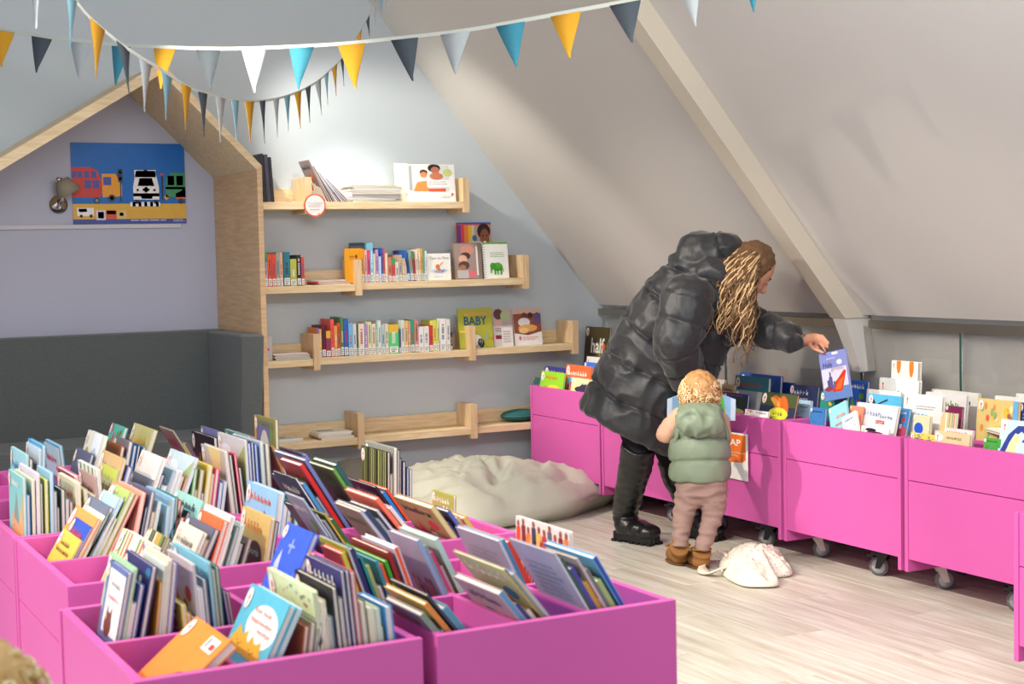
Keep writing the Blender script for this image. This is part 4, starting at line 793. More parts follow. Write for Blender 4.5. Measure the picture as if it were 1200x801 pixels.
many('the bin with the AP notice', 'books in the bin with the AP notice', [
 ((862, 441), (901, 443.5), 4.27, 5, '#2f7f94', '#3a8a9a', 'plain', .016, 'teal picture book with silvery title'),
 ((867, 437), (915, 441), 4.40, 5, '#2a5ec0', '#2456b8', 'plain', .016, 'royal blue wide book'),
 ((905, 446), (930, 449), 4.46, 5, '#2548a8', '#1f3f98', 'plain', .012, 'blue picture book at the back'),
 ((926, 449), (959, 453.5), 4.36, 8, '#3a4470', '#4a5070', 'hotel', .012, 'navy book with HOTEL lettering'),
 ((862, 456), (893, 460), 4.19, 8, '#9a9ca2', '#8a8c94', 'text', .014, 'grey picture book'),
 ((848, 459.5), (877, 462.5), 4.12, 8, '#2b3578', '#2a4aa0', 'space', .010, 'navy board book with a blue bird'),
 ((894, 462), (935, 463.5), 4.11, 14, '#8a4a2a', '#c8a888', 'horses', .010, 'dark book with orange horses'),
 ((872, 480), (899, 483), 4.035, 10, '#e8e0dc', '#e0d8d8', 'fe', .010, 'low white board book with red letters FE'),
 ((935, 468), (950, 470), 4.20, 6, '#a8c8e0', '#dfe0d8', 'card', .014, 'pale blue white-framed book'),
 ((950, 476), (967, 479), 4.14, 6, '#3a78b8', '#d8dcd8', 'plain', .014, 'blue white-framed book'),
])
many('the second nearest window-row bin', 'books in the second nearest window-row bin', [
 ((962, 456), (993, 462), 4.24, 5, '#2f8a78', '#b8d0c8', 'confetti', .014, 'green wide picture book'),
 ((993, 445), (1017, 447), 4.50, 3, '#2858b0', '#2a4a98', 'scene', .014, 'dark blue picture book at the back'),
 ((987, 465), (1007, 466), 4.075, 16, '#8cccd8', '#e87a6a', 'stripes_red', .010, 'light blue leaning book with coral lettering', {'roll': -26}),
 ((1003, 477), (1012, 479), 4.05, 18, '#efece6', '#f2efe8', 'plain', .012, 'white leaning book', {'roll': -30}),
 ((1016, 456), (1056, 459.5), 4.33, 6, '#e6e4de', '#e8e8e8', 'plain', .012, 'white picture book'),
 ((1018, 462), (1057, 465), 4.26, 7, '#5ab8e0', '#4aa8d8', 'branch', .010, 'sky blue book with a leafy branch'),
 ((1031, 442), (1077, 446.5), 4.42, 5, '#e8ebe6', '#5aa8d0', 'teal_arc', .018, 'white book with a teal arc'),
 ((1045, 422), (1076, 424.5), 4.50, 3, '#eeebe2', '#efede6', 'dots', .022, 'white book with orange dots'),
 ((1006, 472.5), (1053, 477), 4.11, 14, '#e4dedc', '#d83a4a', 'party', .014, 'white birthday book with red title'),
 ((1003, 474), (1012, 477), 4.09, 14, '#ec8a70', '#ec8a70', None, .008, 'salmon picture book'),
 ((1050, 474), (1066, 480), 4.155, 14, '#3a86c0', '#8ab0c8', 'scene', .014, 'blue picture book beside the birthday book'),
 ((1008, 497), (1040, 503), 4.03, 8, '#e8e6ea', '#e0dce4', 'panda', .008, 'low white board book with a panda'),
 ((1071, 485), (1090, 488), 4.11, 6, '#dcd8b0', '#c8c098', 'bluepatch', .014, 'pale yellow board book with blue patch'),
])
many('the nearest window-row bin', 'books in the nearest window-row bin', [
 ((1060, 461.5), (1105, 465), 4.20, 7, '#e6e4e2', '#c8ccd8', 'mijn', .016, 'large white book titled Mijn'),
 ((1085, 458), (1133, 463.5), 4.33, 5, '#e0deda', '#d0d0d4', 'plain', .014, 'large white plain book'),
 ((1097, 454.5), (1147, 461), 4.45, 4, '#dcdad2', '#b8b8c0', 'plain', .014, 'tall white book at the back'),
 ((1092, 456), (1140, 460), 4.49, 4, '#d2cdbd', '#c8c4b8', 'plain', .010, 'ivory book at the back'),
 ((1109, 474), (1128, 477), 4.20, 8, '#7a2450', '#8a3a5a', 'plain', .010, 'wine red picture book'),
 ((1110, 482), (1121, 485), 4.14, 8, '#e0d8c0', '#b8a890', 'stripes', .012, 'cream board book'),
 ((1067, 506), (1095, 510), 4.032, 6, '#e8d060', '#e0c858', 'confetti', .008, 'low yellow book with red stickers'),
 ((1094, 504.5), (1135, 510), 4.03, 8, '#ecc49a', '#d8d4cc', 'noortje', .014, 'peach book titled NOORTJE'),
 ((1108, 500), (1140, 505), 4.07, 8, '#ead8d4', '#c8ccd4', 'plain', .012, 'pale pink book'),
 ((1146, 467), (1194, 471), 4.26, 5, '#d8c078', '#6aa8d8', 'flowers', .012, 'yellow book with red flowers'),
 ((1166, 463), (1205, 467), 4.37, 5, '#dfe0d8', '#c8c8c0', 'plain', .012, 'white wide book at the back'),
 ((1191, 461), (1215, 463), 4.45, 5, '#e8e4e0', '#d8d4d0', 'plain', .012, 'white book with red letters'),
 ((1194, 471), (1230, 475), 4.28, 5, '#2a3a7a', '#2a3a7a', 'text', .012, 'dark blue book'),
 ((1156, 512), (1173, 515), 4.035, 6, '#4aa040', '#c8d060', 'plain', .012, 'low green book'),
 ((1174, 490), (1225, 497), 4.05, 10, '#bfe0ee', '#a8d0e4', 'letter_p', .012, 'light blue book with a dark curled trunk'),
])
# the wide white book lying on top of the others
lb = build_book((4.14, 3.93, 0.645), 0.012, 0.26, 0.30, '#e9e8de', '#c9dc8a', 'confettilight', (R(0), R(74), R(-22)), 'far', True, 'wide white book lying flat on the others in the nearest window-row bin', 'books in the nearest window-row bin')

# ------------------------------------------------------------------ books and papers on the wall shelves
def spines(zb, y_px, seq, group, ctx, Yp=7.365, wd=0.15):
    n = 0
    for s in seq:
        x0, x1, yt, c = s[:4]; lean = s[4] if len(s) > 4 else 0
        A_ = at(x0, y_px, Y=Yp); B_ = at(x1, y_px, Y=Yp); T_ = at((x0+x1)/2, yt, Y=Yp)
        t = (B_.x-A_.x)-0.0008; h = T_.z-zb
        build_book((A_.x, Yp, zb+(t*abs(math.sin(R(lean))) if lean else 0.0005)), t*math.cos(R(lean)), wd, h, c, c, None, (0, R(lean), 0), 'near', False, f'{cname(c)} book spine, {ORD[n]} from the left on {ctx}', group, spine_label=True, name='shelf_book'); n += 1
q = lambda lst, ox, oy, s: [(ox+a/s, ox+b/s, oy+y/s, c, *r) for a, b, y, c, *r in lst]
spines(1.203, 335, q([(78, 124, 135, '#b8a4b4'), (126, 164, 150, '#e2593a'), (166, 208, 150, '#e05038'), (209, 243, 135, '#9aa894'), (244, 277, 133, '#d8a88e'), (284, 348, 130, '#2f7a8c'), (350, 414, 200, '#b8bc50'), (416, 458, 160, '#2b2b30'), (460, 492, 180, '#d04a4a')], 300, 280, 8.571), 'books on the short second shelf', 'the short second shelf')
spines(1.2095, 331, q([(196, 256, 196, '#d89420'), (258, 286, 210, '#f0b0b0'), (287, 318, 212, '#d84a78'), (320, 352, 132, '#7cc0d8'), (354, 374, 250, '#d8d8b0'), (375, 408, 205, '#c090c0'), (410, 438, 280, '#a8cce8'), (440, 456, 190, '#2a60b8'), (457, 478, 195, '#d85050'), (479, 508, 245, '#e0cfae'), (512, 548, 288, '#c8806a'), (550, 588, 300, '#d84a40'), (590, 626, 340, '#d8d4cc'), (630, 662, 262, '#bfa88e'), (664, 696, 300, '#cbb296'), (698, 726, 320, '#d8ccc0'), (728, 752, 215, '#2a66c0', -8), (756, 790, 215, '#8aa8a4', -5), (792, 814, 225, '#b8403a', -4), (816, 842, 205, '#e8d8c8', -2), (844, 862, 200, '#e8d8b0'), (864, 886, 195, '#e8a83a'), (888, 908, 215, '#5ab094'), (910, 932, 220, '#e4e4d8')], 400, 270, 9.231), 'books on the second shelf', 'the long second shelf')
spines(0.8265, 417, q([(84, 100, 128, '#e08a3a'), (101, 117, 135, '#e8c060'), (119, 150, 108, '#6a1f3a'), (152, 188, 150, '#a83a48'), (190, 216, 60, '#f0605a'), (217, 240, 110, '#e8a050'), (241, 265, 90, '#d06050'), (267, 290, 45, '#5a8a50'), (292, 326, 55, '#3a60b8'), (328, 362, 90, '#7ab8e0'), (363, 390, 95, '#d8d4d0'), (392, 404, 95, '#2f7a4a'), (406, 452, 95, '#e8d8c8'), (454, 476, 100, '#a890b8'), (478, 508, 80, '#e0d8a8'), (510, 540, 95, '#e8d4b8'), (542, 556, 90, '#88c0a0'), (557, 582, 70, '#e4e4e0'), (584, 612, 100, '#a8c8c0'), (614, 640, 95, '#e8d0b8'), (642, 718, 100, '#58d078'), (720, 736, 140, '#2a6a8a'), (738, 766, 65, '#d8d8d4'), (768, 794, 72, '#e8c060'), (796, 812, 75, '#e89a90'), (814, 842, 65, '#3aa078'), (844, 874, 68, '#e08a80'), (876, 914, 120, '#e8e8e4'), (916, 956, 115, '#e4e0da'), (958, 986, 108, '#d04038'), (988, 1016, 68, '#d8d860'), (1018, 1036, 70, '#e0e08a'), (1040, 1090, 55, '#e8e8e4'), (1092, 1122, 60, '#e4dcd8'), (1124, 1136, 160, '#26262c')], 360, 365, 6.667), 'books on the long third shelf', 'the long third shelf')
# face-out books and leaflets; local frame x right, y back, z up, printed side towards the room
def faceout(name, label, cat, px0, py0, px1, py1, zb, Yp, th_, cov, polys, lean=10, group=None, side='#d8d4cc', yaw=0.0, top=None):
    A_ = at(px0, py1, Y=Yp); B_ = at(px1, py1, Y=Yp); T_ = at((px0+px1)/2, py0, Y=Yp)
    w_ = B_.x-A_.x; h = (T_.z-zb)/math.cos(R(lean))
    o = thing(name, label, cat, (A_.x, Yp-0.0, zb+0.001+th_*0), (R(-lean), 0, R(yaw)), group)
    bm = bx(0, w_, 0, th_, 0, h)
    bmesh.ops.translate(bm, vec=(0, 0, 0), verts=bm.verts[:])
    s = put('cover', bm, PRINT, o, world=False); paint(s, cov)
    if polys: add_print('cover_picture', polys, lambda u, v, e: (w_*u, -e, h*v), o)
    return o, w_, h
rg = random.Random(77)
Zs = {'1': 1.6335, '2l': 1.2035, '2': 1.2095, '3l': .8235, '3': .8265, '3r': .8295, '4l': .3945, '4': .3975, '4r': .3995}
faceout('board_book', 'white board book with an orange fox in a blue boat on the second shelf', 'book', 501, 297, 529, 328.5, Zs['2'], 7.37, .02, '#efede4', P_text('Teun en Otto', .12, .78, .93, .88, '#6a6a6a') + [P_ell(.5, .36, .36, .05, '#c8d0e0', 14), ([(.26, .42), (.38, .36), (.62, .36), (.76, .42), (.66, .28), (.36, .28)], '#9aa8d8'), P_ell(.45, .50, .09, .10, '#e07a34', 12), ([(.48, .5), (.62, .66), (.72, .7), (.6, .58)], '#e07a34'), P_ell(.52, .38, .07, .05, '#e8924a', 8)] + P_lines(rg, .28, .1, .72, .16, 1, '#b0b0b0'), 4)
faceout('mustard_book', 'mustard yellow book showing its cover beside the left bracket of the second shelf', 'book', 405.6, 291, 424.5, 331, Zs['2'], 7.372, .016, '#d8941c', P_text('pip', .28, .72, .55, .80, '#7a4a1a') + [P_ell(.68, .76, .07, .06, '#6a3a1a', 8), P_rect(.3, .67, .72, .685, '#a86a1a')] + P_rect_list([(.74, .12, .82, .3)], '#a86a1a'), 2)
faceout('picture_book', 'dark slate book standing behind the mustard book on the second shelf', 'book', 412, 284.5, 434, 331, Zs['2'], 7.44, .02, '#5a6878', [P_rect(.0, .93, 1, 1, '#3f4a58')] + P_rect_list([(.1, .84, .9, .87)], '#26262c'), 2)
faceout('picture_book', 'tall book with striped cover and a smiling child, highest on the second shelf', 'book', 538.5, 260.5, 578, 330, Zs['2'], 7.44, .014, '#c9503a', [P_rect(0, .97, 1, 1, '#2a5ab0'), P_rect(0, 0, .10, .95, '#6a3a8a'), P_rect(.10, 0, .2, .95, '#d8404a'), P_rect(.2, 0, .32, .95, '#e8823a'), P_rect(.32, 0, .44, .95, '#e8b83a'), P_rect(.44, 0, .6, .95, '#d0c8b8'), P_rect(.5, 0, 1, .95, '#b89a8a'), P_ell(.78, .84, .2, .14, '#2a1c1a', 14), P_ell(.8, .72, .14, .17, '#8a5038', 14), P_ell(.75, .76, .025, .015, '#1a1210', 6), P_ell(.86, .76, .025, .015, '#1a1210', 6), P_ell(.8, .65, .05, .02, '#e8d8d0', 8), P_ell(.5, .72, .07, .06, '#2a6ab0', 8), P_rect(.3, .52, .7, .66, '#d8d4c8')], 3)
o, w_, h_ = faceout('spiral_booklet', 'spiral-bound booklet with a brown photo of two children on the second shelf', 'booklet', 533.5, 284.5, 566, 326, Zs['2'], 7.385, .012, '#8a7468', [P_rect(.03, .02, .86, .97, '#a08a80'), P_ell(.5, .8, .25, .13, '#c98a78', 12), P_ell(.42, .64, .18, .1, '#4a3430', 12), P_ell(.32, .55, .16, .12, '#d8a890', 12), P_ell(.35, .38, .2, .12, '#5a4038', 12), P_ell(.3, .32, .12, .08, '#a87058', 12), P_ell(.62, .15, .16, .1, '#d86a78', 12), P_rect(.1, .03, .5, .25, '#b8b0b0')] + P_rect_list([(.8, .1, .86, .9)], '#e0dcd8'), 6)
WIRE = mat('spiral_wire', '#8a8a8e', 0.3, 0.5, 0.8)
bm = bmesh.new()
for k in range(16):
    z = h_*(.04+.92*k/15); tube(bm, [(w_*.93, -0.003, z), (w_*.97, -0.006, z), (w_*1.01, -0.002, z), (w_*1.01, 0.012, z)], 0.0012, 5)
wr = put('spiral_wire', bm, WIRE, o, world=False); wr['kind'] = 'stuff'
o, w_, h_ = faceout('spiral_booklet', 'white spiral booklet with a green elephant on the second shelf', 'booklet', 568, 284, 597, 326, Zs['2'], 7.385, .010, '#ecebe2', [P_rect(0, .955, 1, 1, '#5aae3a')] + P_lines(rg, .28, .58, .85, .74, 3, '#8ab090') + [P_ell(.55, .32, .20, .12, '#4fa63a', 16), P_ell(.36, .34, .12, .10, '#4fa63a', 12), P_rect(.40, .10, .48, .28, '#4fa63a'), P_rect(.52, .10, .58, .28, '#4fa63a'), P_rect(.64, .10, .72, .28, '#4fa63a'), ([(.26, .36), (.34, .30), (.30, .14), (.25, .14)], '#4fa63a'), ([(.73, .34), (.79, .18), (.76, .17), (.70, .3)], '#4fa63a')], 6)
bm = bmesh.new()
for k in range(14):
    z = h_*(.04+.9*k/13); tube(bm, [(w_*.07, -0.003, z), (w_*.03, -0.006, z), (-.002, -0.002, z), (-.002, 0.010, z)], 0.0012, 5)
wr = put('spiral_wire', bm, WIRE, o, world=False); wr['kind'] = 'stuff'
faceout('picture_book', 'olive green book titled BABY with big round eyes on the third shelf', 'book', 539.5, 361.5, 579, 406.5, Zs['3r'], 7.385, .012, '#a8a83c', P_rect_list([(.2, .82, .86, .9)], '#c8a04a') + P_text('BABY', .16, .58, .84, .80, '#1f5570', True) + [P_rect(.02, .40, .45, .45, '#d8c04a'), P_ell(.48, .14, .20, .20, '#e8e4d8', 18), P_ell(.62, .12, .10, .12, '#1c2028', 14), P_ell(.6, .16, .03, .04, '#f4f4f0', 8), P_ell(.40, .12, .07, .10, '#1c2028', 12), P_ell(.80, .28, .05, .08, '#8aa89a', 10), P_ell(.95, .22, .05, .04, '#e07a2a', 8), ([(.45, .02), (.5, .08), (.55, .02)], '#e8902a')], 7)
faceout('leaflet', 'pale leaflet with a photo of hands behind the small card on the third shelf', 'leaflet', 579.5, 361.5, 602.5, 403, Zs['3r'], 7.40, .003, '#d8ccc8', [P_rect(0, .55, 1, 1, '#b8a8a0'), P_ell(.3, .85, .25, .14, '#5a3a3a', 12), P_ell(.65, .8, .25, .14, '#a8b88a', 12), P_ell(.3, .62, .2, .08, '#d8a898', 10), P_rect(.1, .2, .9, .3, '#8a2a3a')] + P_lines(rg, .1, .38, .8, .5, 2, '#8a6a70'), 7)
faceout('card', 'small white printed card leaning on the third shelf', 'card', 589, 383.5, 602, 404, Zs['3r'], 7.372, .002, '#e4dcd6', P_lines(rg, .12, .2, .85, .85, 5, '#9a8a88', .3), 7)
faceout('leaflet', 'leaflet with a photo of a family eating bread, rightmost on the third shelf', 'leaflet', 603.8, 361, 636, 403, Zs['3r'], 7.385, .003, '#e8e2e0', [([(0, .34), (.5, .27), (1, .36), (1, 1), (0, 1)], '#8a4a38'), P_rect(0, .85, 1, 1, '#c8a898'), P_ell(.40, .78, .12, .10, '#6a3a2c', 12), P_ell(.38, .62, .22, .12, '#d8d0d4', 12), P_ell(.62, .80, .10, .08, '#4a2a22', 10), P_ell(.87, .72, .13, .16, '#5a4a7a', 10), P_ell(.5, .46, .35, .10, '#d8a05a', 14), P_ell(.35, .40, .18, .08, '#e8bc78', 10), P_ell(.2, .2, .05, .06, '#d87a6a', 8)] + P_lines(rg, .3, .14, .85, .24, 2, '#e0907a', .4), 7)
# calendar on the top shelf
o, w_, h_ = faceout('picture_calendar', 'white standing picture calendar of a parent and child on the topmost shelf', 'calendar', 477.5, 192.5, 534.5, 236, Zs['1'], 7.38, .004, '#f1eeea', [P_rect(.03, .27, .88, .98, '#dcdcd6'), P_rect(.06, .3, .12, .96, '#a8a8a4'), P_ell(.58, .90, .13, .11, '#2a1c1a', 14), P_ell(.60, .84, .09, .10, '#b8705a', 12), P_ell(.36, .78, .08, .08, '#5a2a1c', 12), P_ell(.36, .72, .07, .08, '#d8885a', 12), P_ell(.62, .68, .14, .10, '#c87858', 12), ([(.14, .28), (.22, .52), (.42, .56), (.46, .28)], '#e8924a'), P_rect(.45, .27, .8, .35, '#d85a3a'), P_ell(.85, .78, .10, .10, '#c4cf80', 10), P_rect(.42, .38, .97, .58, '#f4f2ee')] + P_lines(rg, .46, .44, .84, .56, 2, '#8a8a88', .3) + P_lines(rg, .68, .08, .92, .16, 2, '#b8a8a0', .4) + [P_ell(.93, .19, .03, .04, '#e0663a', 8)], 5)
faceout('folder', 'pale cream folder behind the white calendar on the topmost shelf', 'folder', 464.5, 191, 480, 236, Zs['1'], 7.41, .006, '#e6e8d4', [], 5)
# dark magazines beside the nook on the top shelf
seq = [(304, 309, 186, '#33313a'), (309.5, 313, 180, '#2b2a33'), (313.5, 318, 181, '#46404e'), (318.4, 322, 184, '#2a2830')]
for k, (a, b, yt, c) in enumerate(seq):
    A_ = at(a, 238, Y=7.37); B_ = at(b, 238, Y=7.37); T_ = at(a, yt, Y=7.37)
    build_book((A_.x, 7.37, Zs['1']), B_.x-A_.x-0.0008, .16, T_.z-Zs['1'], c, c, 'scene', (0, R(-3), 0), 'near', False, f'dark magazine in a clear cover, {ORD[k]} from the nook on the topmost shelf', 'dark magazines on the topmost shelf', name='magazine')
# fanned magazines leaning on the bracket
cols = ['#8a7a78', '#b8a8a4', '#c8c4c0', '#9a8a90', '#d8d4d0', '#b0b8c8', '#e0d8d4', '#9ab0d0', '#e4e0dc', '#d8c8c0', '#e8e8e8']
for k, c in enumerate(cols):
    f = k/(len(cols)-1)
    A_ = at(383+29*f, 236.5, Y=7.37); lean = -(24+24*f)
    build_book((A_.x-0.0, 7.37+0.003*(k % 3), Zs['1']+0.001), .0045, .15+.006*(k % 2), (.235-.07*f), c, c, 'plain' if k % 2 else 'scene', (0, R(lean), 0), 'near', False, f'thin magazine in the fan on the topmost shelf, {ORD[k]} from the left', 'fanned magazines on the topmost shelf', name='magazine')
def pile(label, cat, group, px0, px1, py, zb, cols, t=0.006, Yp=7.365, wd=0.16, jit=0.01, name='booklet'):
    A_ = at(px0, py, Y=Yp); B_ = at(px1, py, Y=Yp); z = zb+0.0005; rr = random.Random(int(px0))
    for k, c in enumerate(cols):
        th_ = t*(0.7+0.6*rr.random()); dx = (rr.random()-.5)*2*jit
        o = thing(name, label.format(ORD[k]), cat, (A_.x+dx, Yp+rr.random()*0.006, z), (0, 0, R((rr.random()-.5)*5)), group)
        W = B_.x-A_.x-rr.random()*0.012
        cv = bmesh.new(); box(cv, 0, W, 0, wd, 0, th_*.14); box(cv, 0, W, 0, wd, th_*.86, th_); box(cv, 0, W*0.004, 0, wd, th_*.14, th_*.86)
        s = put('cover', cv, PRINT, o, world=False); paint(s, c)
        put('pages', bx(W*.006, W-.002, .002, wd-.002, th_*.15, th_*.85), PAGES, o, world=False)
        add_print('cover_picture', [P_rect(.1, .6, .6, .8, rr.choice(FILL)), P_rect(.1, .2, .9, .5, rr.choice(FILL))], lambda u, v, e: (W*u, wd*v, th_+e), o)
        z += th_+0.0006
pile('clear folder with papers in the flat pile on the topmost shelf, {} from the bottom', 'folder', 'flat pile on the topmost shelf', 412, 470, 235, Zs['1'], ['#d8d4d0', '#c8ccd4', '#e8e4e0', '#b8b0b4', '#e0dcd8', '#f0ece4', '#d0c8c8', '#e4e8ec', '#f2f0ea', '#e8d890', '#f0eeea'], .0075, jit=0.02, name='folder')
pile('thin booklet in the pile on the short second shelf, {} from the bottom', 'booklet', 'booklets on the short second shelf', 374, 412, 334, Zs['2l'], ['#c0b8b0', '#c84838', '#d8dce0'], .007)
pile('booklet in the pile on the short third shelf, {} from the bottom', 'booklet', 'booklets on the short third shelf', 322, 364, 421, Zs['3l'], ['#4a8a8a', '#d0d0cc', '#d84a38', '#e8e4dc'], .008)
faceout('leaflet_holder', 'clear plastic leaflet holder beside the nook on the short third shelf', 'holder', 313, 394, 319.5, 421, Zs['3l'], 7.39, .02, '#b8b4b8', [P_rect(.1, .4, .5, .5, '#c8403a')], 2)
pile('white booklet lying on the lowest left shelf beside the pile, {} from the bottom', 'booklet', 'booklets on the lowest left shelf', 325, 358, 518, Zs['4l'], ['#d8d8d4', '#e8e8e2'], .006)
pile('booklet in the pile on the lowest left shelf, {} from the bottom', 'booklet', 'booklets on the lowest left shelf', 376, 416, 515, Zs['4l'], ['#e8e0dc', '#d8b8a8', '#e8ecd8', '#f0f0e8'], .009)
t = thing('cushion', 'small dark teal cushion on the lowest right shelf by the pink bins', 'cushion', (3.99, 7.45, Zs['4r']))
bm = bmesh.new(); ball(bm, (3.99, 7.45, Zs['4r']+0.035), 0.1, (1.15, .8, .34), 24, 12); put('cushion_cover', bm, mat('teal_fabric', '#1f5c5a', 0.8, bump=.4, bscale=90), t, True)
bm = bmesh.new(); tube(bm, [(3.99+.116*math.cos(a), 7.45+.081*math.sin(a), Zs['4r']+.035) for a in [2*math.pi*k/28 for k in range(29)]], 0.003, 6, False); put('piping', bm, mat('teal_piping', '#3a7c78', 0.7), t, True)
# round sign hanging on the shelf edge
t = thing('round_sign', 'round white sign with an orange rim hanging from the topmost shelf', 'sign', (2.765, 7.33, 1.56))
c = at(369, 240.5, Y=7.325)
bm = bmesh.new(); tube(bm, [c+Vector((0, -.0015, 0)), c+Vector((0, .0015, 0))], 0.059, 36); put('sign_rim', bm, mat('orange_print', '#d8562e', 0.5), t)
L = [P_ell(.5, .5, .44, .44, '#e6dcd8', 32)] + P_lines(rg, .18, .42, .86, .66, 4, '#8a8488', .25) + P_lines(rg, .25, .28, .8, .34, 1, '#8a8488', .4) + [P_ell(.66, .14, .03, .03, '#d8562e', 8)]
add_print('sign_print', L, lambda u, v, e: (c.x-2.765+.118*(u-.5), c.y-7.33-.0016-e, c.z-1.56+.118*(v-.5)), t)
bm = bmesh.new(); tube(bm, [c+Vector((0, .003, .055)), c+Vector((.0, .004, .09)), c+Vector((-.012, .006, .125))], .0012, 5); put('string', bm, mat('white_string', '#e0ddd6', .8), t)

# ------------------------------------------------------------------ bunting
FC = {'y': mat('mustard_felt', '#c9962f', .9, .1, noise_amt=.08, nscale=60), 'd': mat('charcoal_felt', '#4a5258', .9, .1, noise_amt=.08, nscale=60), 'w': mat('off_white_felt', '#a9b0b0', .9, .1, noise_amt=.05, nscale=60), 't': mat('teal_felt', '#3f8496', .9, .1, noise_amt=.08, nscale=60), 'l': mat('light_blue_felt', '#7fa8b4', .9, .1, noise_amt=.08, nscale=60)}
TAPE = mat('cream_tape', '#b9bdb2', .9, .1)
def spline(pts, n):
    out = []
    P_ = [pts[0]]+list(pts)+[pts[-1]]
    for i in range(1, len(P_)-2):
        for k in range(n):
            t = k/n; a, b, c_, d = P_[i-1], P_[i], P_[i+1], P_[i+2]
            out.append(0.5*((2*b)+(-a+c_)*t+(2*a-5*b+4*c_-d)*t*t+(-a+3*b-3*c_+d)*t**3))
    out.append(pts[-1]); return out
def bunting(label, pts3, flags, wband, fh):
    th_ = thing('bunting', label, 'bunting', pts3[len(pts3)//2])
    sp = spline(pts3, 8); bm = bmesh.new(); vs = []
    for p in sp: vs.append([bm.verts.new(p+Vector((0, s, z))) for s, z in ((-.001, 0), (.001, 0), (.001, -wband), (-.001, -wband))])
    for a, b in zip(vs, vs[1:]):
        for k in range(4): bm.faces.new((a[k], a[(k+1) % 4], b[(k+1) % 4], b[k]))
    put('tape', bm, TAPE, th_)
    for (pa, pb, tip, colr, curl) in flags:
        bm = bmesh.new(); n = 7; prev = None
        nrm = (pb-pa).cross(Vector((0, 0, 1))).normalized()
        for k in range(n+1):
            f = k/n; c_ = curl*math.sin(f*3.1)*0.5
            a = pa.lerp(tip, f)+nrm*c_; b = pb.lerp(tip, f)-nrm*c_*0.6
            b = a+(b-a)*max(.04, 1.0)
            if k == n: b = a+(pb-pa)*0.05
            row_ = [bm.verts.new(a-nrm*.0008), bm.verts.new(b-nrm*.0008), bm.verts.new(b+nrm*.0008), bm.verts.new(a+nrm*.0008)]
            if prev:
                for m in range(4): bm.faces.new((prev[m], prev[(m+1) % 4], row_[(m+1) % 4], row_[m]))
            prev = row_
        put('flag', bm, FC[colr], th_, True)
def D1(x): return 6.6-1.9*max(0, min(1, x/900))
line1 = [(-60, 20), (0, 32), (60, 42), (120, 49), (190, 53), (260, 55), (330, 53), (400, 49), (470, 42), (540, 34), (610, 22), (680, 9), (740, -2), (800, -14), (900, -34)]
fl1 = [(-14, 17, 1, 78, 'y'), (37, 61, 42, 85, 'd'), (82, 107, 92, 92, 'w'), (131, 153, 135, 100, 't'), (180, 206, 188, 104, 'y'), (230, 258, 246, 105, 'd'), (283, 312, 298, 109, 'w'), (339, 368, 349, 105, 't'), (396, 428, 416, 104, 'y'), (458, 490, 483, 95, 'd'), (516, 551, 533, 87, 'w'), (581, 615, 605, 79, 't'), (645, 681, 667, 68, 'y'), (714, 751, 740, 50, 'd'), (797, 820, 815, 31, 'w'), (872, 890, 883, 15, 't')]
def yline(ln, x):
    for a, b in zip(ln, ln[1:]):
        if a[0] <= x <= b[0]: return a[1]+(b[1]-a[1])*(x-a[0])/(b[0]-a[0])
    return ln[-1][1]
F1 = [(at(a, yline(line1, a)+4, D=D1(a)), at(b, yline(line1, b)+4, D=D1(b)), at(tx, ty, D=D1(tx)), c, .004) for a, b, tx, ty, c in fl1]
bunting('felt bunting of large triangles across the whole room, nearly level', [at(x, y, D=D1(x)) for x, y in line1], F1, 0.014, .17)
line2 = [(40, -60, 3.2), (80, -12, 3.55), (105, 18, 3.8), (136, 45, 4.05), (165, 65, 4.3), (190, 80, 4.6), (212, 95, 4.9), (232, 105, 5.2), (254, 111, 5.5), (276, 116, 5.8), (300, 117, 6.1), (325, 114, 6.35), (350, 106, 6.55), (372, 94, 6.7), (390, 78, 6.8), (405, 62, 6.88), (418, 42, 6.94), (432, 18, 6.98), (444, -14, 7.0)]
def D2(x): return yline([(p[0], p[2]) for p in line2], x)
def Y2(x): return yline([(p[0], p[1]) for p in line2], x)
fl2 = [(38, 46, 42, 33, 'w'), (77, 90, 82, 60, 'l'), (105, 123, 112, 90, 'y'), (136, 152, 151, 109, 'd'), (163, 178, 169, 131, 'w'), (189, 202, 194, 140, 'l'), (212, 224, 217, 152, 'y'), (232, 243, 239, 160, 'd'), (253, 264, 258, 166, 'w'), (271, 280, 277, 166, 'l'), (287, 298, 293, 167, 'y'), (304, 311, 310, 168, 'd'), (320, 327, 325, 161, 'w'), (333, 340, 338, 154, 'l'), (345, 353, 352, 151, 'y'), (358, 364, 363, 144, 'd'), (369, 376, 377, 135, 'w'), (380, 385, 384, 123, 'l'), (389, 395, 394, 113, 'y'), (399, 403, 403, 101, 'd'), (411, 416, 415, 73, 'l'), (418, 424, 422, 56, 'y'), (429, 433, 433, 43, 'd'), (436, 441, 440, 32, 'w')]
F2 = [(at(a, Y2(a)+2, D=D2(a)), at(b, Y2(b)+2, D=D2(b)), at(tx, ty, D=D2((a+b)/2)), c, .006) for a, b, tx, ty, c in fl2]
bunting('felt bunting of narrow flags sagging across the nook roof towards the gable wall', [at(x, y, D=d) for x, y, d in line2], F2, 0.010, .15)
bunting('white and teal flag ends hanging from the top edge near the roof slope', [at(436, -10, D=7.0), at(447, -8, D=7.0), at(460, -6, D=7.0)], [(at(444, -6, D=7.0), at(449, -6, D=7.0), at(447, 19, D=7.0), 'l', .004), (at(450, -6, D=7.0), at(455, -6, D=7.0), at(454, 28, D=7.0), 'w', .004)], .01, .15)

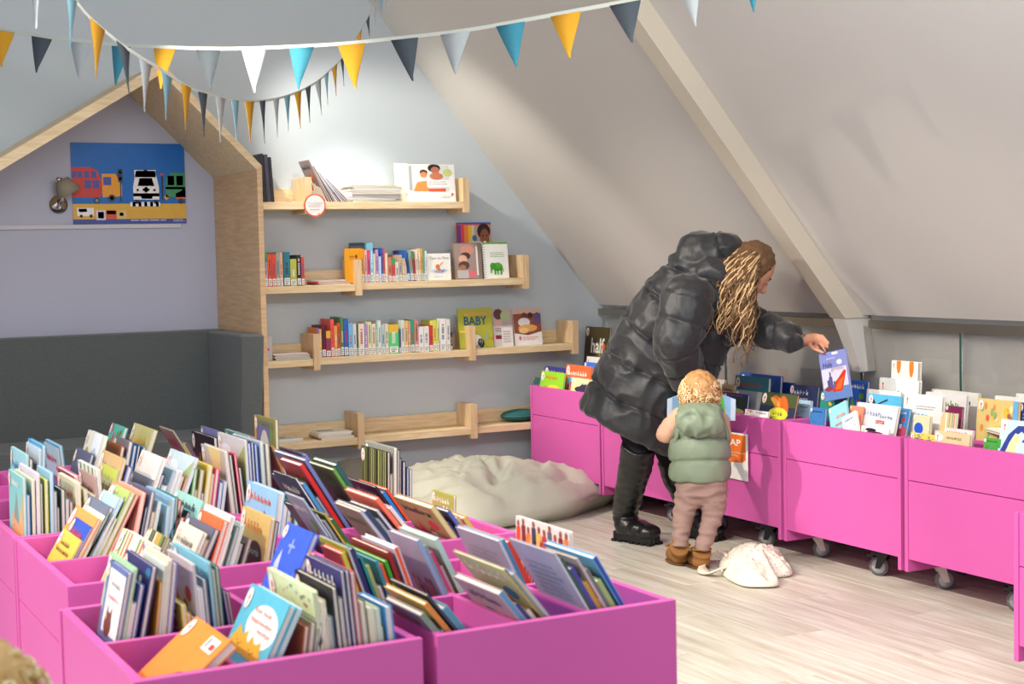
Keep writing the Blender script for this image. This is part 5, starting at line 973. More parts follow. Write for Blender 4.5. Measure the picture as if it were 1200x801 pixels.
# ------------------------------------------------------------------ grey beanbag on the floor
def fbm(p, s, o=4): return noise.fractal(Vector(p)*s, 1.0, 2.0, o)
def heap(name, outline, H, mats, parent, prof=2.2, wr=0.02, ws=6.0, lip=0.03, seedv=0.0, nr=40, center=None, hfun=None, folds=()):
    """a slumped cloth heap: outline of (x, y) floor points, domed and wrinkled"""
    n = 96; cx_ = sum(p[0] for p in outline)/len(outline); cy_ = sum(p[1] for p in outline)/len(outline)
    if center: cx_, cy_ = center
    ol = spline([Vector((p[0], p[1], p[2] if len(p) > 2 else 0)) for p in outline+[outline[0]]], 16)
    L_ = [0]
    for a, b in zip(ol, ol[1:]): L_.append(L_[-1]+(b-a).length)
    pts = []
    for k in range(n):
        t = L_[-1]*k/n; j = max(i for i in range(len(L_)) if L_[i] <= t); j = min(j, len(ol)-2)
        f = (t-L_[j])/max(1e-9, L_[j+1]-L_[j]); pts.append(ol[j].lerp(ol[j+1], f))
    vs = []; fs = []
    top = []
    for r in range(1, nr+1):
        rho = r/nr; ring = []
        for k in range(n):
            p = pts[k]; x = cx_+(p.x-cx_)*rho; y = cy_+(p.y-cy_)*rho
            base = p.z+lip
            h = base+(H-base)*max(0.0, 1-rho**prof)**0.75
            if hfun: h += hfun(x, y, rho)
            q_ = Vector((x+seedv, y, 0))
            w1 = abs(fbm((q_.x+.12*fbm(q_, 5), q_.y+.12*fbm(q_+Vector((9, 0, 0)), 5), 0), ws, 3))
            w2 = abs(fbm(q_+Vector((3, 7, 0)), ws*2.3, 3))
            h += (-w1*1.0-w2*0.35+0.25)*wr*(1-rho**8)
            for (ax_, ay_, bx_, by_, dep, wid) in folds:
                A2 = Vector((ax_, ay_)); B2 = Vector((bx_, by_)); d = B2-A2; tt = max(0, min(1, (Vector((x, y))-A2).dot(d)/d.length_squared))
                dist = (Vector((x, y))-(A2+d*tt)).length; h -= dep*math.exp(-(dist/wid)**2)*math.sin(math.pi*min(1, max(0.05, tt)))
            ring.append(Vector((x, y, max(h, 0.004))))
        top.append(ring)
    verts = [Vector((cx_, cy_, sum(p.z for p in top[0])/n))]
    for ring in top: verts += ring
    for k in range(n): fs.append((0, 1+k, 1+(k+1) % n))
    for r in range(nr-1):
        for k in range(n):
            a = 1+r*n+k; b = 1+r*n+(k+1) % n; fs.append((a, a+n, b+n, b))
    base0 = 1+(nr-1)*n
    i0 = len(verts)
    for k in range(n):
        p = pts[k]; verts.append(Vector((cx_+(p.x-cx_)*.985, cy_+(p.y-cy_)*.985, p.z+lip*0.55)))
    for k in range(n): verts.append(Vector((cx_+(pts[k].x-cx_)*.90, cy_+(pts[k].y-cy_)*.90, 0.0)))
    for k in range(n):
        k2 = (k+1) % n
        fs.append((base0+k, i0+k, i0+k2, base0+k2)); fs.append((i0+k, i0+n+k, i0+n+k2, i0+k2))
    fs.append(tuple(i0+n+k for k in range(n))[::-1])
    bm = bmesh.new(); bv = [bm.verts.new(v) for v in verts]
    for f in fs: bm.faces.new([bv[i] for i in f])
    return put(name, bm, mats, parent, True)
BEAN = mat('grey_beanbag_cloth', '#b9b8a8', 0.55, 0.3, noise_amt=.05, nscale=5, bump=.25, bscale=60)
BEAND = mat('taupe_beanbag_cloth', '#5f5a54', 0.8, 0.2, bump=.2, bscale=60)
t = thing('beanbag', 'large slumped pale grey beanbag on the floor below the shelves', 'beanbag', (3.5, 7.0, 0))
heap('bag_cover', [(2.98, 6.55), (2.85, 7.0), (3.05, 7.36), (3.6, 7.44), (3.93, 7.22), (3.99, 7.02), (4.16, 6.80, .04), (4.20, 6.73, .035), (3.98, 6.60, .045), (3.78, 6.48, .04), (3.50, 6.46), (3.2, 6.42)], 0.285, BEAN, t, 2.4, 0.070, 3.1, 0.045, 2.0, center=(3.42, 6.98),
     folds=[(3.30, 6.66, 3.75, 6.78, .07, .05), (3.42, 6.62, 3.52, 6.90, .05, .035), (3.05, 6.8, 3.40, 6.92, .03, .03), (3.6, 6.6, 3.95, 6.66, .035, .018), (3.35, 6.95, 3.6, 7.25, .02, .02), (3.5, 6.75, 3.62, 6.95, .06, .03), (3.15, 6.6, 3.35, 6.85, .03, .015), (3.7, 6.7, 3.9, 7.0, .02, .015)])
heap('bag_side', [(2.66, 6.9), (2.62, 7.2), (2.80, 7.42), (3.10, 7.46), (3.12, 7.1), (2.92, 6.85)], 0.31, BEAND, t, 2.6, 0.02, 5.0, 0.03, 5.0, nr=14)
# ------------------------------------------------------------------ cream cloth bag
m = mat('cream_dotted_cotton', '#dcd6c6', 0.9, 0.1, bump=.3, bscale=200)
nt = m.node_tree; b_ = nt.nodes['Principled BSDF']
vo = nt.nodes.new('ShaderNodeTexVoronoi'); vo.inputs['Scale'].default_value = 95; vo.inputs['Randomness'].default_value = 0.25
tcn = [x for x in nt.nodes if x.type == 'TEX_COORD'][0]; nt.links.new(tcn.outputs['Object'], vo.inputs['Vector'])
ln = nt.nodes.new('ShaderNodeMath'); ln.operation = 'LESS_THAN'; ln.inputs[1].default_value = 0.20; nt.links.new(vo.outputs['Distance'], ln.inputs[0])
no = nt.nodes.new('ShaderNodeTexNoise'); no.inputs['Scale'].default_value = 7; nt.links.new(tcn.outputs['Object'], no.inputs[0])
gt = nt.nodes.new('ShaderNodeMath'); gt.operation = 'GREATER_THAN'; gt.inputs[1].default_value = 0.5; nt.links.new(no.outputs[0], gt.inputs[0])
mu = nt.nodes.new('ShaderNodeMath'); mu.operation = 'MULTIPLY'; nt.links.new(ln.outputs[0], mu.inputs[0]); nt.links.new(gt.outputs[0], mu.inputs[1])
mx = nt.nodes.new('ShaderNodeMix'); mx.data_type = 'RGBA'; mx.inputs[6].default_value = (*lin('#dcd6c6'), 1); mx.inputs[7].default_value = (*lin('#5d6a66'), 1)
nt.links.new(mu.outputs[0], mx.inputs[0]); nt.links.new(mx.outputs[2], b_.inputs['Base Color'])
t = thing('cloth_bag', 'crumpled cream cotton bag with tiny dots lying on the floor beside the child', 'bag', (3.72, 4.95, 0))
def fp(x, y): p = at(x, y, Z=0); return (p.x, p.y)
heap('bag_body', [fp(842, 662), fp(847, 676), fp(868, 688), fp(893, 690), fp(913, 688), fp(908, 679), fp(929, 675), fp(921, 662), fp(915, 655), fp(880, 652), fp(858, 653)], 0.105, m, t, 1.8, 0.058, 9.5, 0.012, 8.0, nr=30)
bm = bmesh.new()
sp = spline([Vector((*fp(858, 672), .03)), Vector((*fp(845, 676), .035)), Vector((*fp(830, 675), .012)), Vector((*fp(822, 670), .014)), Vector((*fp(828, 664), .03)), Vector((*fp(842, 661), .055)), Vector((*fp(854, 664), .05))], 6)
prev = None
for i_, p in enumerate(sp):
    tn = (sp[min(i_+1, len(sp)-1)]-sp[max(0, i_-1)]).normalized(); s_ = tn.cross(Vector((0, 0.3, 1))).normalized()*(0.018+0.004*math.sin(i_*.9)); u_ = Vector((0, 0, .003))
    r_ = [bm.verts.new(p-s_-u_), bm.verts.new(p+s_-u_), bm.verts.new(p+s_+u_+Vector((0, 0, .004))), bm.verts.new(p-s_+u_)]
    for v in r_: v.co.z = max(v.co.z, .001)
    if prev:
        for k in range(4): bm.faces.new((prev[k], prev[(k+1) % 4], r_[(k+1) % 4], r_[k]))
    else: bm.faces.new(r_)
    prev = r_
bm.faces.new(prev[::-1])
put('bag_strap', bm, mat('cream_strap', '#ddd2bf', .9, .1), t, True)

# ------------------------------------------------------------------ people
SKIN = mat('skin', '#c98f74', 0.5, 0.35, noise_amt=.04, nscale=30); SKINC = mat('pale_skin', '#d9a48c', 0.5, 0.35)
U3, Vd, W3 = _rx.copy(), _ry.copy(), _f.copy()      # right, down, away as seen from the room's entrance side
def wpt(x, y, d): return at(x, y, D=d)
def squash(bm, c, k, start=0):
    bm.verts.ensure_lookup_table()
    for v in bm.verts[start:]:
        d = (v.co-c).dot(W3); v.co -= W3*d*(1-k)
def groove(bm, segs, depth, puff, spacing, width, wrinkle=0.006, wscale=16):
    """quilting: circumferential seams along a poly-line axis, puffed between"""
    bm.normal_update()
    ax_ = [(Vector(a), Vector(b)) for a, b in segs]; cum = [0]
    for a, b in ax_: cum.append(cum[-1]+(b-a).length)
    mv = []
    for v in bm.verts:
        best = None
        for i_, (a, b) in enumerate(ax_):
            d = b-a; tt = (v.co-a).dot(d)/d.length_squared
            tc_ = max(0 if i_ else -1.0, min(1 if i_ < len(ax_)-1 else 2.0, tt)); dist = (v.co-(a+d*tc_)).length
            if best is None or dist < best[0]: best = (dist, cum[i_]+tc_*d.length)
        s_ = best[1]+0.018*noise.noise(v.co*5)
        ph = (s_/spacing) % 1.0; dd = min(ph, 1-ph)*spacing
        g = -depth*math.exp(-(dd/width)**2)+puff*math.sin(math.pi*ph)
        wk = 1-abs(noise.noise(Vector((v.co.x*wscale, v.co.y*wscale, v.co.z*wscale*.8))))*2.6
        g += wrinkle*(wk-.45)*(0.5+0.9*math.exp(-(dd/(width*3.0))**2))
        mv.append(v.normal*g)
    for v, d in zip(bm.verts, mv): v.co += d

# ---- woman
wo = thing('person', 'adult in a long black puffer coat and black boots bending over the pink bins', 'person', at(745, 638, Z=0))
hc = wpt(881, 314, 6.58)
crn = (U3*0.72 - Vd*0.66 + W3*0.10).normalized(); fc = (U3*0.62 + Vd*0.72 + W3*0.18); fc = (fc-crn*fc.dot(crn)).normalized(); sd = crn.cross(fc)
def H(c, f, s): return hc+crn*c+fc*f+sd*s
hM = Matrix((sd, fc, crn)).transposed()
W_el = wpt(896, 386, 6.62); W_wr = at(938, 399, X=4.13); W_sh = wpt(842, 366, 6.84)
N_sh = wpt(806, 358, 6.56); N_el = wpt(792, 405, 6.53); N_wr = wpt(806, 447, 6.60)
pel = wpt(748, 470, 6.84); chs = wpt(808, 366, 6.70); nek = wpt(852, 338, 6.64)
bm = bmesh.new()
capsule(bm, pel, chs, .13, .12); capsule(bm, chs, nek, .10, .055); capsule(bm, nek, H(-.07, -.02, 0), .052, .052)
ball(bm, H(0, 0, 0), 1, (.078, .096, .108), 24, 16, hM); ball(bm, H(-.045, .035, 0), 1, (.060, .066, .072), 20, 12, hM); ball(bm, H(-.095, .062, 0), .024, seg=12)
capsule(bm, H(.012, .092, 0), H(-.028, .112, 0), .008, .014, 10); ball(bm, H(-.062, .094, 0), 1, (.024, .012, .010), 12, 8, hM)
for s in (-1, 1): ball(bm, H(-.012, -.004, s*.080), 1, (.010, .020, .030), 12, 8, hM)
capsule(bm, W_sh, W_el, .050, .040); capsule(bm, W_el, W_wr, .038, .025)
capsule(bm, N_sh, N_el, .050, .040); capsule(bm, N_el, N_wr, .038, .026)
# far hand: palm, four fingers behind the book and the thumb in front
BX = 4.185
kn = at(953, 396, X=BX+.012)
capsule(bm, W_wr, kn, .025, .022, 12)
for i_, (px_, py_) in enumerate(((953, 392), (955, 396), (954, 400), (951, 404))):
    a = at(px_, py_, X=BX+.016); tipx = (971, 970, 967, 962)[i_]; tipy = (402, 407, 412, 416)[i_]
    mid = at((px_+tipx)/2+1.5, (py_+tipy)/2-3.5, X=BX+.026); tip = at(tipx, tipy, X=BX+.026)
    capsule(bm, W_wr.lerp(a, .7), a, .011, .0095, 8); capsule(bm, a, mid, .0092, .0082, 8); capsule(bm, mid, tip, .0082, .0068, 8)
th0 = at(946, 403, X=BX-.004); th1 = at(955, 409, X=BX-.018); th2 = at(965, 413, X=BX-.014)
capsule(bm, W_wr.lerp(th0, .3), th0, .014, .0115, 8); capsule(bm, th0, th1, .0112, .0096, 8); capsule(bm, th1, th2, .0095, .0075, 8)
# near hand hanging, relaxed
nd = (N_wr-N_el).normalized(); npalm = N_wr+nd*.075
capsule(bm, N_wr, npalm, .025, .024, 12)
for i_ in range(4):
    o_ = (U3*.6+W3*.8).normalized()*((i_-1.5)*.017); a = npalm+o_; L_ = (.036, .041, .038, .030)[i_]
    b = a+nd*L_+W3*.006; c = b+nd*L_*.6+U3*.012; capsule(bm, a, b, .0092, .0082, 8); capsule(bm, b, c, .0082, .0066, 8)
t0 = N_wr+nd*.03+(U3*.6-W3*.5)*.025; t1 = t0+nd*.035+U3*.018; capsule(bm, N_wr+nd*.01, t0, .013, .011, 8); capsule(bm, t0, t1, .011, .0085, 8)
# legs
hipN = wpt(744, 488, 6.80); kneN = wpt(749, 528, 6.74); F0 = at(727, 632, Z=0); ankN = Vector((F0.x+.02, F0.y, .11)); F1_ = at(764, 638, Z=0)
hipF = wpt(776, 495, 6.90); kneF = wpt(790, 545, 6.98); G0 = at(808, 628, Z=0); ankF = Vector((G0.x+.02, G0.y, .11)); G1 = at(838, 633, Z=0)
for h_, k_, a_, f0, f1 in ((hipN, kneN, ankN, F0, F1_), (hipF, kneF, ankF, G0, G1)):
    capsule(bm, pel.lerp(h_, .6), h_, .105, .088); capsule(bm, h_, k_, .082, .050); capsule(bm, k_, a_, .048, .034)
    capsule(bm, Vector((a_.x, a_.y, .06)), f0.lerp(f1, .8)+Vector((0, 0, .05)), .034, .028)
bm = remeshed(bm, .0062, 3, .4)
body = put('body', bm, SKIN, wo, True)
# face details
EYEW = mat('eye_white', '#e8e4e0', .3); EYED = mat('eye_dark', '#2c2018', .2); LIP = mat('lips', '#a8584e', .45); BROW = mat('brow_hair', '#5c4430', .8)
def face(H_, hM_, k, parent, lip=LIP, brow=BROW):
    for s in (-1, 1):
        bm = bmesh.new(); ball(bm, H_(.002*k, .079*k, s*.030*k), .0098*k, seg=14, rings=10); e = put('eye', bm, EYEW, parent, True)
        bm = bmesh.new(); ball(bm, H_(.001*k, .0855*k, s*.031*k), .0050*k, seg=10, rings=8); put('iris', bm, EYED, parent, True)
        bm = bmesh.new(); tube(bm, [H_(.020*k, .090*k, s*.014*k), H_(.026*k, .088*k, s*.030*k), H_(.020*k, .076*k, s*.048*k)], [.002*k, .003*k, .0015*k], 6); put('eyebrow', bm, brow, parent, True)
    bm = bmesh.new(); tube(bm, [H_(-.060*k, .094*k, -.022*k), H_(-.061*k, .104*k, 0), H_(-.060*k, .094*k, .022*k)], [.002*k, .0055*k, .002*k], 8); put('lips', bm, lip, parent, True)
face(H, hM, 1.0, wo)
# coat
hemc = wpt(737, 500, 6.82); a1 = wpt(762, 452, 6.80); a2 = wpt(786, 402, 6.76); a3 = wpt(812, 356, 6.70)
bm = bmesh.new()
ax1 = (hemc-a1).normalized()
tube(bm, [hemc+ax1*.02, hemc, a1, a2, a3, a3+(a3-a2).normalized()*.10], [.245, .250, .252, .248, .222, .14], 32)
ball(bm, a3, .21, seg=24, rings=14)
squash(bm, a2, .80)
ax1b = (W_el-W_sh); 
capsule(bm, wpt(815, 352, 6.76), wpt(842, 366, 6.80), .150, .115, 20)
capsule(bm, wpt(822, 300, 6.66), wpt(846, 298, 6.62), .112, .098, 22)
capsule(bm, wpt(800, 322, 6.68), wpt(835, 330, 6.62), .10, .115, 20)
capsule(bm, wpt(838, 326, 6.58), wpt(858, 392, 6.60), .100, .050, 18)
torso = remeshed(bm, .0075, 6, .5)
groove(torso, [(hemc+ax1*.05, hemc), (hemc, a1), (a1, a2), (a2, a3), (a3, wpt(830, 300, 6.64)), (wpt(830, 300, 6.64), wpt(868, 285, 6.6))], .013, .008, .165, .0075, .014, 12)
for v in torso.verts: v.co += Vector((0, 0, 0))
COAT = mat('black_puffer_nylon', '#1f2023', 0.5, 0.45, noise_amt=.15, nscale=8, bump=.8, bscale=26, sheen=.2)
ct = put('coat', torso, COAT, wo, True)
def sleeve(a, b, c, r, nm, cuffk):
    bm = bmesh.new(); capsule(bm, a, b, r[0], r[1], 20); capsule(bm, b, c, r[1], r[2], 20)
    e = (c-b).normalized(); tube(bm, [c, c+e*.02], [r[2]*cuffk, r[2]*cuffk*.92], 18)
    bm = remeshed(bm, .008, 4, .5); groove(bm, [(a, b), (b, c), (c, c+e*.05)], .006, .005, .110, .008, .010, 14)
    return put(nm, bm, COAT, wo, True)
sleeve(wpt(806, 352, 6.53), wpt(792, 402, 6.50), wpt(805, 441, 6.58), (.120, .100, .080), 'sleeve', 1.0)
sleeve(wpt(848, 368, 6.74), wpt(893, 385, 6.60), wpt(927, 396.5, 6.47), (.095, .080, .060), 'sleeve', 1.0)
bm = bmesh.new(); e = (W_wr-W_el).normalized(); p_ = W_wr+e*.004; tube(bm, [p_-e*.010, p_+e*.010], .0300, 20); put('wrist_watch', bm, STEEL, wo, True)
bm = bmesh.new()
for h_, k_ in ((hipN, kneN), (hipF, kneF)): capsule(bm, pel.lerp(h_, .6), h_, .122, .104); capsule(bm, h_, k_, .098, .058)
bm = remeshed(bm, .009, 4, .5); put('leggings', bm, mat('black_leggings', '#18181b', .8, .2), wo, True)
# boots with ridged soles
LEA = mat('black_leather', '#141416', 0.32, 0.5, bump=.15, bscale=50); SOLE = mat('black_rubber_sole', '#1c1c1e', .7, .3)
for k_, a_, f0, f1 in ((kneN, ankN, F0, F1_), (kneF, ankF, G0, G1)):
    d = (f1-f0).normalized(); s = Vector((-d.y, d.x, 0)); 
    bm = bmesh.new()
    top = k_.lerp(a_, .0); tube(bm, [top+Vector((0, 0, .03)), k_.lerp(a_, .25), k_.lerp(a_, .6), k_.lerp(a_, .92)], [.080, .077, .067, .058], 22)
    tube(bm, [k_.lerp(a_, .85), Vector((a_.x, a_.y, .10))+d*.01], [.058, .062], 22)
    A_ = f0+d*.045; ball(bm, A_+Vector((0, 0, .072)), .062, (1, 1, .95)); ball(bm, f0.lerp(f1, .60)+Vector((0, 0, .064)), .056, (1.1, 1.1, .80)); ball(bm, f0.lerp(f1, .90)+Vector((0, 0, .056)), .054, (1.1, 1.05, .75))
    capsule(bm, A_+Vector((0, 0, .062)), f0.lerp(f1, .86)+Vector((0, 0, .052)), .056, .048, 16)
    bm = remeshed(bm, .0065, 4, .5)
    for v in bm.verts: v.co.z = max(v.co.z, .036)
    bm.normal_update()
    for v in bm.verts:
        zz = v.co.z; g = .006*math.exp(-((zz-.115)/.006)**2)*-1+.0035*noise.noise(Vector((v.co.x*14, v.co.y*14, zz*42)))
        v.co += v.normal*g
    put('boot', bm, LEA, wo, True)
    n = 18; ol = []
    L_ = (f1-f0).length+.055
    for j in range(40):
        an = 2*math.pi*j/40; u_ = math.cos(an); w_ = math.sin(an); ln_ = L_/2*abs(u_)**.8*(1 if u_ > 0 else -1); wd_ = (.050+.006*u_)*abs(w_)**.7*(1 if w_ > 0 else -1)
        k_r = 1.0+(.035 if j % 2 else 0); ol.append(f0.lerp(f1, .5)+d*ln_*k_r+s*wd_*k_r)
    bm = bmesh.new(); prism(bm, [(p.x, p.y, .012) for p in ol], (0, 0, .030))
    for j in range(7):
        c_ = f0-d*.015+d*(L_*(j+.3)/7); 
        if j == 2: continue
        for s2 in (-1, 1):
            q0 = c_+s*s2*.030; vs_ = [q0-d*.011-s*.017, q0+d*.011-s*.017, q0+d*.011+s*.017, q0-d*.011+s*.017]; prism(bm, [(p.x, p.y, 0) for p in vs_], (0, 0, .012))
    sl = put('boot_sole', bm, SOLE, wo)
# hair: cap and wavy strands
HAIR = mat('brown_hair', '#66492f', .5, .4, noise_amt=.3, nscale=60); HAIR2 = mat('blond_highlights', '#c9a678', .45, .4, noise_amt=.2, nscale=60)
bm = bmesh.new(); ball(bm, H(.012, -.014, 0), 1, (.092, .100, .108), 24, 16, hM); ball(bm, H(-.05, -.05, 0), 1, (.080, .062, .085), 20, 12, hM)
for v in list(bm.verts):
    r_ = v.co-hc
    if r_.dot(fc) > .045 and r_.dot(crn) < .055: v.co -= fc*(r_.dot(fc)-.045)
bm = remeshed(bm, .007, 2, .4); bm.normal_update()
for v in bm.verts: v.co += v.normal*.006*noise.noise(v.co*45)
put('hair_cap', bm, HAIR, wo, True)
rr = random.Random(4)
def strands(n, mt, nm, rad):
    bm = bmesh.new()
    for _ in range(n):
        an = rr.uniform(-2.5, 2.5); cz = rr.uniform(-.05, .085); 
        # root on the sides and back of the head: angle 0 = back
        dirv = (-fc*math.cos(an)+sd*math.sin(an)); rad_ = math.sqrt(max(.1, 1-(cz/.115)**2))*.093
        if dirv.dot(fc) > .25 or (crn*cz+dirv*rad_).dot(U3) > .022: continue
        p = hc+crn*cz+dirv*rad_; L_ = rr.uniform(.20, .40)*(1.0 if dirv.dot(W3) < .3 else .9); pts_ = []; ph = rr.uniform(0, 6.28); am = rr.uniform(.007, .018); nn = 18
        g = Vector((0, 0, -1)); out = dirv*.3; drift = U3*rr.uniform(-.22, .02)+W3*rr.uniform(-.15, .1)
        cur = p.copy()
        for k in range(nn):
            f = k/(nn-1); blend = min(1, f*2.2)
            d = (g*blend*1.0+out*(1-blend)*1.6-crn*(1-blend)*.7+drift*f).normalized()
            if k: cur = cur+d*(L_/(nn-1))
            dv = cur-hc
            if dv.length < .102: cur = hc+dv.normalized()*.102
            a2_ = am*min(1, f*3); fr_ = 5.5+2*math.sin(ph)
            pts_.append(cur+U3*a2_*math.sin(ph+f*fr_*3.2)+W3*a2_*math.cos(ph+f*fr_*3.2))
        tube(bm, pts_, [rad*(1-.6*k/(nn-1)) for k in range(nn)], 5)
    o = put(nm, bm, mt, wo, True); o['kind'] = 'stuff'
strands(420, HAIR, 'hair_strands', .0050); strands(260, HAIR2, 'hair_highlights', .0044)
# ---- the book she lifts out
Pn = at(990, 408, X=BX); Pf = at(958.5, 405, X=BX); Pb = at(998, 466, X=BX)
bw = Pf.y-Pn.y; bh = 0.205; roll = math.atan2(Pn.y-Pb.y, Pn.z-Pb.z)
dwn = Vector((0, -math.sin(roll), -math.cos(roll)))
loc = Vector((BX, Pn.y, Pn.z))+dwn*bh
hb = build_book(loc, .009, bw, bh, '#7f88c4', '#2f5a98', None, (-roll, 0, 0), 'far', False, 'lilac blue book with a red boat held up by the bending person', None)
for c_ in list(hb.children):
    if c_.name.startswith('cover_picture'): bpy.data.objects.remove(c_)
rg = random.Random(9)
L = [P_rect(.03, .26, .97, .66, '#c9c8dc'), P_rect(0, 0, 1, .26, '#5f82bc'), ([(.38, .16), (.72, .16), (.94, .56), (.86, .58), (.60, .42), (.30, .26)], '#c8341c'), ([(.45, .2), (.68, .2), (.84, .46), (.6, .36)], '#e0662a'), P_rect(.20, .22, .28, .42, '#4a4a78'), P_rect(.27, .22, .40, .48, '#55558a'), P_rect(.31, .48, .36, .58, '#45456e'), P_rect(.42, .24, .5, .38, '#6a5a80'), P_ell(.22, .24, .14, .05, '#8a3a3a', 10), P_ell(.74, .76, .10, .05, '#eceef4', 10), P_rect(.5, .93, .72, .98, '#e8e8ee')]
L += P_text('Hele', .12, .68, .46, .80, '#4a4a70') + P_text('golfjes', .40, .58, .86, .68, '#b08a90') + P_lines(rg, .28, .84, .62, .88, 1, '#d8d8e8')
add_print('cover_picture', L, lambda u, v, e: (-e, bw*(1-u), bh*v), hb)

# ---- child
chd = thing('person', 'toddler with blond curls in a sage green padded vest and pink-brown trousers, seen from behind', 'person', at(808, 662, Z=0))
DC = 6.33
def cp(x, y, d=0.0): return wpt(x, y, DC+d)
ck = cp(820, 459)
ccr = (-Vd*.97+W3*.25).normalized(); cf = (W3*.96+Vd*.25); cf = (cf-ccr*cf.dot(ccr)).normalized(); cs = ccr.cross(cf)
def K(c, f, s): return ck+ccr*c+cf*f+cs*s
kM = Matrix((cs, cf, ccr)).transposed()
bm = bmesh.new(); kk = .80
ball(bm, K(.004, 0, 0), 1, (.068, .078, .082), 24, 16, kM); ball(bm, K(-.035, .025, 0), 1, (.052, .052, .052), 18, 12, kM)
ball(bm, K(-.03, .082, 0), .009, seg=10)
for s in (-1, 1): ball(bm, K(-.012, -.002, s*.068), 1, (.008, .015, .021), 12, 8, kM); ball(bm, K(-.035, .052, s*.032), .022, seg=12)
capsule(bm, K(-.05, -.005, 0), cp(820, 486, .01), .034, .040)
capsule(bm, cp(820, 495), cp(820, 552), .080, .088)
Lsh, Lel, Lha = cp(797, 488, .0), cp(780, 508, .03), cp(786, 492, .17)
Rsh, Rel, Rha = cp(841, 488, .0), cp(848, 508, .05), cp(848, 488, .18)
for a_, b_2, c_ in ((Lsh, Lel, Lha), (Rsh, Rel, Rha)):
    capsule(bm, a_, b_2, .030, .026, 12); capsule(bm, b_2, c_, .025, .018, 12)
    d = (c_-b_2).normalized(); s = d.cross(Vector((0, 0, 1))).normalized(); capsule(bm, c_, c_+d*.028, .018, .018, 10)
    up_ = s.cross(d)
    for i_ in range(4):
        q0 = c_+d*.03+up_*((i_-1.5)*.010); q1 = q0+d*(.018, .021, .019, .015)[i_]; q2 = q1+d*.008+s*(-.012 if a_ is Lsh else .012); capsule(bm, q0, q1, .0062, .0056, 8); capsule(bm, q1, q2, .0056, .0048, 8)
    capsule(bm, c_+up_*.01, c_+up_*.026+d*.018, .0085, .0062, 8)
for hx, hy, kx, ky, fx_, fy_ in ((812, 562, 804, 600, 797, 659), (832, 562, 835, 603, 821.5, 664)):
    f_ = at(fx_, fy_, Z=0); an = Vector((f_.x, f_.y, .05)); kn_ = cp(kx, ky, .02)
    capsule(bm, cp(hx, hy), kn_, .048, .038, 12); capsule(bm, kn_, an, .036, .027, 12); capsule(bm, an-Vector((0, 0, .015)), f_+Vector((W3.x, W3.y, 0)).normalized()*.06+Vector((0, 0, .028)), .026, .022, 12)
bm = remeshed(bm, .0052, 3, .4); put('body', bm, SKINC, chd, True)
face(K, kM, .80, chd, lip=mat('child_lips', '#c8766a', .5), brow=mat('child_brow', '#b8905a', .8))
VEST = mat('sage_padded_nylon', '#7c8a74', .5, .35, noise_amt=.06, nscale=8, bump=.2, bscale=50)
bm = bmesh.new()
tube(bm, [cp(820, 563), cp(820, 556), cp(820, 530), cp(820, 500), cp(820, 480)], [.118, .126, .128, .112, .080], 30); ball(bm, cp(820, 490), .10, (1, 1, .5), 20, 12)
squash(bm, cp(820, 520), .78)
bm = remeshed(bm, .0065, 4, .5)
groove(bm, [(cp(820, 566), cp(820, 472))], .011, .006, .098, .006, .0045, 16); put('vest', bm, VEST, chd, True)
bm = bmesh.new(); ball(bm, cp(821, 493, -.105), 1, (.108, .046, .070), 24, 14, Matrix((U3, W3, -Vd)).transposed()); ball(bm, cp(821, 481, -.065), 1, (.096, .078, .036), 24, 14, Matrix((U3, W3, -Vd)).transposed())
bm = remeshed(bm, .006, 4, .5); groove(bm, [(cp(821, 512, -.1), cp(821, 470, -.08))], .002, .001, .09, .006, .009, 20); put('vest_hood', bm, VEST, chd, True)
bm = bmesh.new(); tube(bm, [cp(820, 476.5)+U3*.082*math.cos(a)+W3*.070*math.sin(a) for a in [2*math.pi*k/24 for k in range(25)]], .013, 10, False); bm.normal_update()
put('vest_collar', bm, VEST, chd, True)
for a_ in ((796, 489, 791, 520), (846, 488, 851, 512)):
    bm = bmesh.new(); c_ = cp((a_[0]+a_[2])/2, (a_[1]+a_[3])/2); tube(bm, [c_+(-Vd)*.062*math.cos(q_)+W3*.050*math.sin(q_)+U3*(.018*math.cos(q_)*(1 if a_[0] < 820 else -1)) for q_ in [2*math.pi*k/24 for k in range(25)]], .009, 8, False); put('armhole_trim', bm, VEST, chd, True)
PEACH = mat('peach_knit_sleeve', '#d3a58c', .85, .15, bump=.3, bscale=120)
for a_, b_2, c_ in ((Lsh, Lel, Lha), (Rsh, Rel, Rha)):
    bm = bmesh.new(); w_k = 1.0 if a_ is Lsh else .82; capsule(bm, a_, b_2, .042*w_k, .042*w_k, 16); capsule(bm, b_2, b_2.lerp(c_, .78), .041*w_k, .030*w_k, 16); bm = remeshed(bm, .006, 4, .5); bm.normal_update()
    for v in bm.verts: v.co += v.normal*.004*noise.noise(v.co*32)
    put('shirt_sleeve', bm, PEACH, chd, True)
TROU = mat('dusty_pink_trousers', '#9a8077', .85, .15, bump=.3, bscale=140)
bm = bmesh.new()
capsule(bm, cp(814, 566), cp(830, 566), .078, .078, 20); capsule(bm, cp(813, 572), cp(829, 572), .070, .072, 20)
capsule(bm, cp(809, 572), cp(801, 602, .01), .066, .046, 18); capsule(bm, cp(801, 602, .01), cp(796.5, 630, .0), .045, .034, 18)
capsule(bm, cp(835, 572), cp(836, 604, .01), .066, .048, 18); capsule(bm, cp(836, 604, .01), cp(825.5, 635, .0), .047, .035, 18)
tube(bm, [cp(797.5, 630), cp(796.5, 640)], [.034, .032], 16); tube(bm, [cp(824.5, 634), cp(823.5, 644)], [.035, .033], 16)
bm = remeshed(bm, .0062, 5, .5); bm.normal_update()
